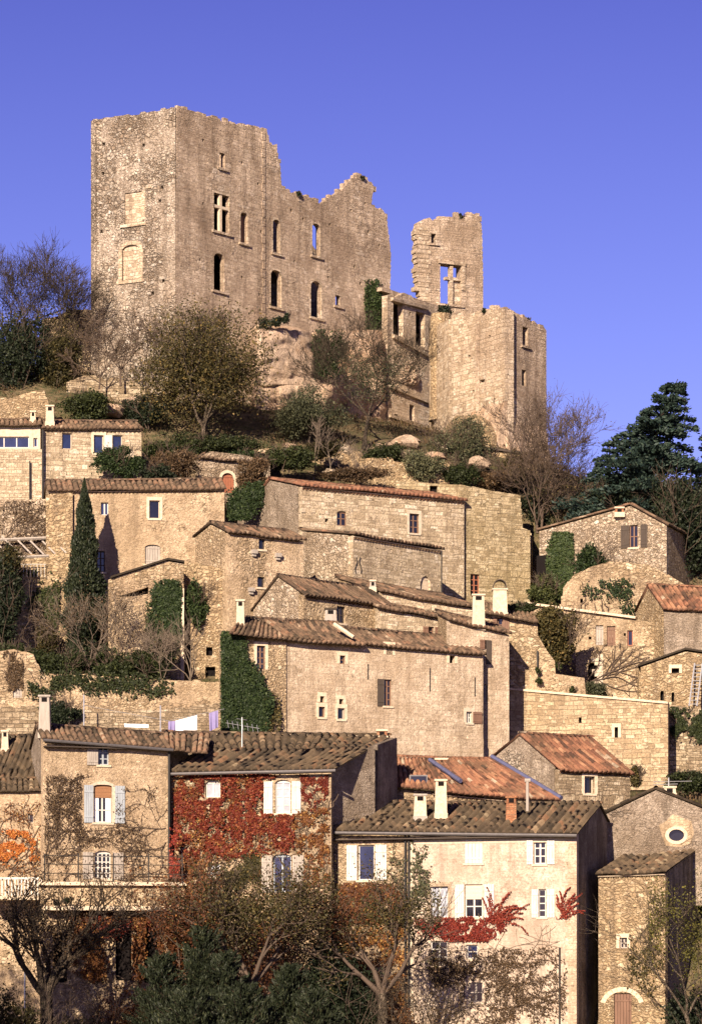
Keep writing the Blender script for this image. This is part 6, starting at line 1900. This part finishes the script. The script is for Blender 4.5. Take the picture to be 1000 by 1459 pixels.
for i, (x, y) in enumerate(((765, 955), (795, 948), (768, 970), (829, 1004), (815, 982), (900, 1015), (935, 1030))):
    bush('weed_tuft', ('weed tuft on the stepped wall left of the ivy bush foot', 'weed tuft just under the big ivy bush', 'lower weed tuft on the stepped wall edge', 'weed tuft in the joint of the retaining wall coping', 'weed tuft at the step of the retaining wall', 'weed tuft near the right end of the retaining wall', 'weed tuft lowest at the right corner of the retaining wall')[i], 'weed', x, y + 6, y - 5, 11, 194.3 if i > 4 else 195.0, 'lgreen', 160, .11, 140 + i, stems=1, group='weeds on the retaining wall')
c = ctx(945, 195.9, 1030, 195.5)
creeper('ivy', 'dark creeper patches on the weedy terrace wall at the right edge', c, [(952, 1008), (1000, 1012), (1000, 1060), (975, 1050), (955, 1040)], 900, 'lgreen', .16, .25, .1, seed=147, tone_c=.3)
bush('shrub', 'dark green shrubs at the foot of the weedy terrace wall, right edge', 'shrub', 978, 1130, 1096, 72, 190, 'lgreen', 4000, .13, 148, tone_c=.3)
bush('shrub', 'small bush against the right corner of the small stone cottage', 'shrub', 905, 1122, 1090, 24, 186, 'lolive', 1300, .11, 149)

# creepers on the front houses
creeper('creeper', 'dense crimson creeper covering the upper wall of the creeper house', RV, [(247, 1104), (386, 1103), (388, 1150), (380, 1165), (420, 1160), (416, 1200), (402, 1212), (384, 1188), (380, 1210), (340, 1220), (300, 1216), (252, 1228)], 9000, 'lred', .14, .3, .04, nsc=1.9, seed=151, tone_c=.62, avoid=((291, 316, 1110, 1138), (375, 430, 1110, 1160)))
creeper('creeper', 'thin strands of crimson creeper right of the white arched window', RV, [(428, 1104), (468, 1104), (468, 1160), (445, 1150), (428, 1128)], 800, 'lred', .11, .12, .1, nsc=2.5, seed=152)
creeper('creeper', 'ragged rust coloured creeper on the right part of the creeper house wall', RV, [(405, 1165), (468, 1150), (470, 1260), (436, 1265), (434, 1215), (415, 1205)], 1300, 'lrust', .14, .15, .12, nsc=2, seed=153)
creeper('creeper', 'brown and green creeper on the lower wall of the creeper house', RV, [(246, 1222), (292, 1226), (292, 1300), (320, 1330), (320, 1420), (246, 1420)], 2600, 'lrust', .16, .25, -.15, seed=154)
creeper('creeper', 'olive creeper between the lower windows of the creeper house', RV, [(318, 1222), (372, 1216), (372, 1290), (318, 1300)], 1100, 'lolive', .15, .2, .0, seed=155, tone_c=.3)
c = ctx(240, 174.9, 268, 174.9)
creeper('creeper', 'scarlet creeper in the narrow gap left of the creeper house', ctx(243, 171.6, 262, 171.6), [(244, 1180), (252, 1178), (256, 1250), (242, 1250)], 260, 'lscar', .15, .2, .0, seed=156)
vine_web('bare_vine', 'dark leafless vine spreading over the tall tan house', hc, [(70, 1255), (66, 1230), (75, 1200), (90, 1255), (110, 1200), (68, 1180)], 157, 'twig', .03, 34, .36, 'lbrown', 3600, .085, curl=.32, up=(.35, -.9), box=(64, 238, 1105, 1258), avoid=((117, 180, 1108, 1178), (116, 178, 1208, 1254)))
vine_web('bare_vine', 'brown vine tendrils on the right side of the tall tan house wall', hc, [(238, 1250), (236, 1200), (238, 1225), (236, 1180)], 158, 'twig', .03, 26, .34, 'lbrown', 1500, .085, curl=.25, up=(-1, -.3), box=(164, 239, 1120, 1256))
creeper('creeper', 'orange leafed creeper on the low house at the bottom left corner', oc, [(-5, 1195), (20, 1182), (40, 1190), (58, 1200), (54, 1222), (30, 1218), (14, 1232), (-5, 1238)], 1200, 'lora', .11, .25, .12, nsc=2.2, seed=159)
vine_web('bare_vine', 'brown stems and leaves of the orange creeper house wall', oc, [(55, 1260), (30, 1255), (10, 1260), (58, 1230)], 160, 'twig', .035, 24, .3, 'lrust', 1200, .09, curl=.3, up=(-.5, -.8), box=(-12, 60, 1134, 1262))
c = ctx(58, 167.55, 263, 168.15)
creeper('creeper', 'dark crimson creeper framing the terrace doorways, bottom left', c, [(100, 1298), (262, 1298), (262, 1420), (230, 1420), (229, 1318), (204, 1312), (204, 1400), (190, 1400), (188, 1312), (165, 1310), (140, 1320), (150, 1400), (118, 1390), (100, 1360)], 3400, 'lrust', .16, .3, -.25, seed=161, avoid=((166, 188, 1313, 1397),))
creeper('creeper', 'wine red creeper fringe hanging under the terrace edge', c, [(95, 1296), (150, 1298), (200, 1300), (262, 1298), (262, 1320), (190, 1318), (150, 1345), (110, 1330)], 1200, 'lred', .15, .3, -.1, seed=162, tone_c=.25)
creeper('creeper', 'red creeper band under the middle windows of the pink house', PK, [(590, 1312), (640, 1310), (690, 1306), (722, 1318), (700, 1334), (680, 1342), (640, 1336), (612, 1330)], 3000, 'lscar', .11, .25, -.12, nsc=2.2, seed=163, tone_c=.35)
def plume(label, stems, mat, n, seed, thick=1.5):
    rg = np.random.default_rng(seed); pos = []
    base = PK.pt(*stems[0][0], .03)
    root = thing('creeper', label, 'climbing plant', base, 'red creeper plumes on the pink house')
    segs = []
    for st in stems:
        st = np.array(st, float)
        t = np.linspace(0, 1, 16); xs = np.interp(t, np.linspace(0, 1, len(st)), st[:, 0]); ys = np.interp(t, np.linspace(0, 1, len(st)), st[:, 1])
        for i in range(15): segs.append((tuple(PK.pt(xs[i], ys[i], .04)), tuple(PK.pt(xs[i + 1], ys[i + 1], .04)), .02 * (1 - .04 * i), .02 * (1 - .04 * i)))
        k = 2 * n // len(stems)
        q = rg.uniform(0, 1, k) ** .8 * 15
        for v in q:
            x, y = np.interp(v, range(16), xs), np.interp(v, range(16), ys)
            w_ = thick * (1.1 - v / 16)
            pos.append(tuple(PK.pt(x + rg.normal(0, w_), y + rg.normal(0, w_ * .8), rg.uniform(.03, .2))))
    tubes(segs, 'stem', 'twig', root)
    leaves_mesh('foliage', np.array(pos), .085, mat, root, seed, nrm=np.tile(np.array([PK.n.x, PK.n.y, .2]), (len(pos), 1)), flatness=.3, long=1.4)
def fan(x, y, n, a0, a1, L0, L1, seed):
    r2 = random.Random(seed); out = []
    for i in range(n):
        a_ = R(a0 + (a1 - a0) * (i + r2.random()) / n); L = r2.uniform(L0, L1)
        sx, sy = x + r2.uniform(-8, 8), y - r2.uniform(0, 14)
        st = [(sx, sy)]
        for k in range(4):
            a_ += r2.gauss(-.12 if a_ < 1.57 else .05, .22)
            sx += math.cos(a_) * L / 4; sy -= math.sin(a_) * L / 4
            st.append((sx, sy))
        out.append(st)
    return out
plume('scarlet creeper plume fanning up between the middle windows of the pink house', fan(704, 1318, 20, 20, 105, 18, 56, 1), 'lscar', 1100, 164, 1.9)
plume('red creeper plume at the right corner of the pink house', fan(802, 1312, 11, 35, 130, 18, 44, 2), 'lscar', 620, 165, 1.9)
creeper('creeper', 'rust brown creeper under the blue window at the left of the pink house', PK, [(478, 1258), (560, 1262), (580, 1290), (580, 1320), (478, 1310)], 2600, 'lrust', .15, .25, -.3, seed=166, tone_c=.35)
creeper('creeper', 'rust and orange creeper on the foot of the pink house left part', PK, [(490, 1330), (580, 1320), (580, 1458), (470, 1458)], 2800, 'lrust', .15, .25, -.1, seed=167, tone_c=.65)
vine_web('bare_vine', 'green tinged vine climbing beside the downpipe of the pink house', PK, [(570, 1320), (560, 1320), (574, 1290)], 168, 'twig', .035, 30, .3, 'lgrey', 900, .13, curl=.25, box=(552, 612, 1190, 1330))
vine_web('bare_vine', 'dark leafless vine network on the lower right wall of the pink house', PK, [(797, 1458), (795, 1420), (770, 1458), (740, 1458), (710, 1458), (690, 1458), (796, 1380)], 169, 'twig', .026, 36, .4, 'lbrown', 7500, .095, curl=.42, up=(-.5, -.8), box=(612, 806, 1352, 1462), avoid=((664, 690, 1398, 1430),))
vine_web('bare_vine', 'fine pale tendrils above the dark vine on the pink house', PK, [(690, 1380), (720, 1375), (750, 1372), (775, 1375)], 170, 'twigg', .014, 16, .3, curl=.15, up=(.4, -.9), box=(680, 800, 1318, 1385))
vine_web('bare_vine', 'green leafed vine straggling on the yellow stone house', YH, [(940, 1440), (930, 1420), (944, 1380)], 171, 'twig', .03, 26, .3, 'lolive', 900, .12, curl=.3, up=(-.2, -1), box=(895, 946, 1280, 1450))

creeper('creeper', 'sparse rusty and green leaves mixed through the crimson creeper', RV, [(247, 1104), (384, 1103), (386, 1165), (420, 1165), (416, 1205), (380, 1215), (252, 1240)], 1500, 'lrust', .13, .34, .1, nsc=2, seed=172, avoid=((291, 316, 1110, 1138), (375, 430, 1110, 1160)))
vine_web('bare_vine', 'dark bare stems showing through the crimson creeper', RV, [(255, 1260), (280, 1262), (310, 1225), (345, 1222), (370, 1225), (440, 1260), (460, 1258)], 173, 'barkd', .03, 32, .3, curl=.25, box=(247, 469, 1104, 1262), avoid=((291, 316, 1110, 1138), (375, 430, 1110, 1160)))
# foreground trees and evergreens
def conifer_bush(label, px, pyb, pyt, w, Y, n, seed, mat='lconi', name='conifer'):
    rg = np.random.default_rng(seed)
    base = P(px, pyb, Y)
    root = thing(name, label, 'conifer', base, 'grey-green conifers in the foreground')
    s = Y / F; H = (pyb - pyt) * s; Wd = w * s / 2
    tubes([(base, base + Vector((0, 0, H * .9)), .12, .02)], 'trunk', 'barkd', root)
    nb = 120
    pos, dirs, bs = [], [], []
    for k in range(nb):
        t = rg.uniform(.02, .97); az = rg.uniform(0, 2 * math.pi)
        L = Wd * (1 - t * t) ** .8 * rg.uniform(.6, 1.2) + .2
        d = np.array([math.cos(az), math.sin(az), rg.uniform(.5, 1.3)]); d /= np.linalg.norm(d)
        o = np.array(base) + np.array([0, 0, H * t * .92])
        bs.append((o, o + d * L, .03, .012))
        m_ = int(2.2 * n / nb * (.5 + (1 - t)))
        q = rg.uniform(.15, 1.08, m_)
        pp = o + d * (L * q)[:, None] + rg.normal(0, 1, (m_, 3)) * (.18 * L * (1.15 - q))[:, None]
        pos.append(pp); dirs.append(np.tile(d + np.array([0, 0, .5]), (m_, 1)))
    tubes(bs, 'branch', 'barkd', root)
    dirs = np.concatenate(dirs); dirs /= np.linalg.norm(dirs, axis=1)[:, None]
    leaves_mesh('crown', np.concatenate(pos), .085, mat, root, seed, dirs=dirs, long=3.6, tone_c=.35)
for a in (('feathery grey-green conifer left of the pale forked trunk, tallest of the group', 290, 1530, 1300, 130, 161, 9000, 201),
          ('feathery conifer at the left side of the conifer group', 232, 1530, 1345, 120, 160, 8000, 202),
          ('feathery conifer directly before the pale forked trunk', 345, 1540, 1395, 140, 157.5, 8000, 203),
          ('feathery conifer right of the pale forked trunk', 412, 1540, 1360, 120, 160.5, 9000, 204),
          ('low conifer in front of the conifer group, bottom edge', 270, 1560, 1400, 150, 156, 9000, 205),
          ('darker low conifer at the right end of the conifer group', 448, 1560, 1400, 110, 158, 7000, 206),
          ('shaggy conifer between the tallest one and the pale forked trunk', 322, 1550, 1338, 110, 160, 8000, 207)):
    conifer_bush(*a)
AUT = 'autumn trees before the front houses'
tree('autumn_tree', 'autumn tree with pale forked trunk before the creeper house', 357, 1560, 163.5, 1252, (262, 462, 1246, 1370), 'lolive', 6000, .28, 'bark', 211, .125, nb=30, split=4, first=.52, mx=3, spread=.95, group=AUT, tone_c=.42, tipleaf=.75, twigmat='twig')
tree('autumn_tree', 'second crown of rusty leaves behind the conifers, centre left', 420, 1560, 166, 1275, (290, 480, 1285, 1450), 'lrust', 7500, .16, 'barkd', 212, .12, nb=26, split=4, first=.45, mx=3, spread=.9, group=AUT, tone_c=.2, tipleaf=.75, twigmat='twig')
tree('autumn_tree', 'autumn tree with stout pale trunk before the left part of the pink house', 542, 1560, 163.5, 1270, (476, 606, 1268, 1350), 'lolive', 3400, .33, 'bark', 213, .125, nb=24, split=4, first=.5, mx=3, spread=.85, group=AUT, tone_c=.4, tipleaf=.75, twigmat='twig')
tree('plane_tree', 'big dark trunked plane tree with thin leaves at bottom left', 82, 1580, 162, 1255, (-20, 165, 1275, 1420), 'lbrown', 2600, .42, 'barkd', 214, .12, lean=(-.06, 0), nb=26, split=5, first=.5, mx=3, spread=.85, group=AUT, tone_c=.3, tipleaf=.75, twigmat='barkd')
tree('autumn_tree', 'rust leafed tree between the tall tan house and the creeper house', 250, 1560, 165.5, 1255, (205, 300, 1255, 1420), 'lrust', 5000, .12, 'barkd', 215, .12, nb=18, split=4, first=.4, mx=3, spread=.6, group=AUT, tone_c=.25, tipleaf=.75, twigmat='twig')
tree('leafy_tree', 'pale trunked tree with yellow-green leaves at the bottom right corner', 985, 1560, 164, 1285, (945, 1040, 1290, 1425), 'lyel', 3000, .15, 'bark', 216, .115, lean=(-.02, 0), nb=22, split=3, first=.42, mx=3, spread=.6, group=AUT, tone_c=.3, tipleaf=.75, twigmat='bark')
bush('shrub', 'dark bush in the bottom right corner behind the pale trunked tree', 'shrub', 985, 1540, 1390, 90, 168, 'ldark', 5000, .14, 217)
bush('shrub', 'dark leafy bush at the bottom left corner', 'shrub', 20, 1560, 1400, 90, 160.5, 'lolive', 5000, .12, 218, tone_c=.25)
bush('shrub', 'rusty shrub at the foot of the terrace doorways', 'shrub', 180, 1560, 1405, 130, 163, 'lrust', 4200, .12, 219, tone_c=.3)
bush('shrub', 'dark ivy heap below the terrace at bottom left', 'shrub', 120, 1560, 1420, 90, 161, 'lolive', 4000, .12, 220, tone_c=.2)
bush('shrub', 'dark undergrowth between the conifers and the stout pale trunk', 'shrub', 485, 1560, 1325, 110, 165, 'ldark', 11000, .13, 221, nb=16)
bush('shrub', 'orange brown undergrowth right of the stout pale trunk', 'shrub', 575, 1560, 1430, 60, 166, 'lrust', 2500, .12, 222, tone_c=.5)
tree('autumn_tree', 'dark bare limbed tree at the bottom edge before the pink house', 604, 1620, 160.5, 1400, (570, 650, 1420, 1480), 'lbrown', 700, .2, 'barkd', 223, .11, nb=12, split=3, first=.4, mx=3, spread=.8, group=AUT, tipleaf=.75, twigmat='barkd')
pole = thing('pole', 'thin pale metal pole at the bottom left', 'pole', P(36, 1500, 166))
m = MB(); m.bar(P(36, 1500, 166), P(36, 1376, 166), .05, 6); m.build('shaft', 'steel', pole)

# laundry and poles on the terrace
def cloth(name, label, pts, mat, seed, group=None, marks=False):
    n, k = 12, 8
    v, f = [], []
    (xa, ya), (xb, yb), (xc, yc), (xd, yd) = pts
    Y = 181.6
    for sgn in (0, 1):
        for j in range(k + 1):
            for i in range(n + 1):
                s, t = i / n, j / k
                x = (xa * (1 - s) + xb * s) * (1 - t) + (xd * (1 - s) + xc * s) * t
                y = (ya * (1 - s) + yb * s) * (1 - t) + (yd * (1 - s) + yc * s) * t
                v.append(tuple(P(x, y, Y + .07 * math.sin(s * 11 + seed) * (.3 + t) + .012 * sgn)))
    q = (n + 1) * (k + 1)
    for sgn in (0, 1):
        for j in range(k):
            for i in range(n):
                a_ = sgn * q + j * (n + 1) + i
                f.append([a_, a_ + 1, a_ + n + 2, a_ + n + 1])
    o = mk(name, v, f, mat, None, P(*pts[3], Y), smooth=True)
    tag(o, label, 'laundry', group)
    if marks:
        m = MB(); rg = random.Random(3)
        for i in range(9):
            x, y = rg.uniform(xa + 14, xb - 4), rg.uniform(ya + 4, yc - 4)
            m.box(ctx(x - 1, Y - .16, x + 1.2, Y - .16), 0, .09, 0, .01, Z(y + 1.5, Y), Z(y - 1, Y))
        mm = m.build('printed_pattern', 'red', o)
cloth('sheet', 'white patterned sheet hanging on the line behind the front roof', [(250, 1027), (281, 1019), (281, 1040), (250, 1044)], 'cloth', 1, 'laundry on the line')
cloth('towel', 'small purple cloth pegged left of the white sheet', [(240, 1028), (250, 1027), (250, 1043), (240, 1043)], 'purple', 2, 'laundry on the line')
cloth('towel', 'long purple cloth hanging by the ivy, right end of the line', [(298, 1016), (311, 1012), (311, 1036), (299, 1042)], 'purple', 4, 'laundry on the line')
cloth('sheet', 'narrow white cloth lying low at the left end of the line', [(177, 1031), (212, 1032), (212, 1037), (178, 1036)], 'cloth', 5, 'laundry on the line')
pl = thing('clothes_line', 'wire clothes line with slim metal posts behind the front roof', 'clothes line', P(230, 1050, 181.7))
m = MB(); m.bar(P(120, 1005, 181.7), P(240, 1027, 181.7), .012, 4); m.bar(P(240, 1027, 181.7), P(320, 1010, 181.7), .012, 4); m.build('wire', 'steel', pl)
for x, y in ((120, 990), (229, 1005)):
    m = MB(); m.bar(P(x, 1052, 181.75), P(x, y, 181.75), .04, 6); m.build('post', 'steel', pl)

# unseen poplars added left of the frame to shade the foot of the village
for l_, x, y in (('nearest of the unseen poplars added left of the view for shade', -28.5, 134), ('middle one of the unseen poplars added left of the view for shade', -24.6, 137), ('farthest of the unseen poplars added left of the view for shade', -22.4, 131)):
    root = thing('shade_poplar', l_, 'tree', (x, y, -8.6), 'unseen poplars added for shade')
    rg = np.random.default_rng(int(y))
    tubes([((x, y, -8.6), (x, y, 15), .4, .06)], 'trunk', 'barkd', root)
    bl = [((min(x, -17.6) + rg.normal(0, .5), y + rg.normal(0, .9), z), (1.7, 1.7, 2.2)) for z in np.linspace(-3, 17, 16)]
    leaves_mesh('crown', clumps(rg, 9000, bl, .3), .3, 'lolive', root, 3)
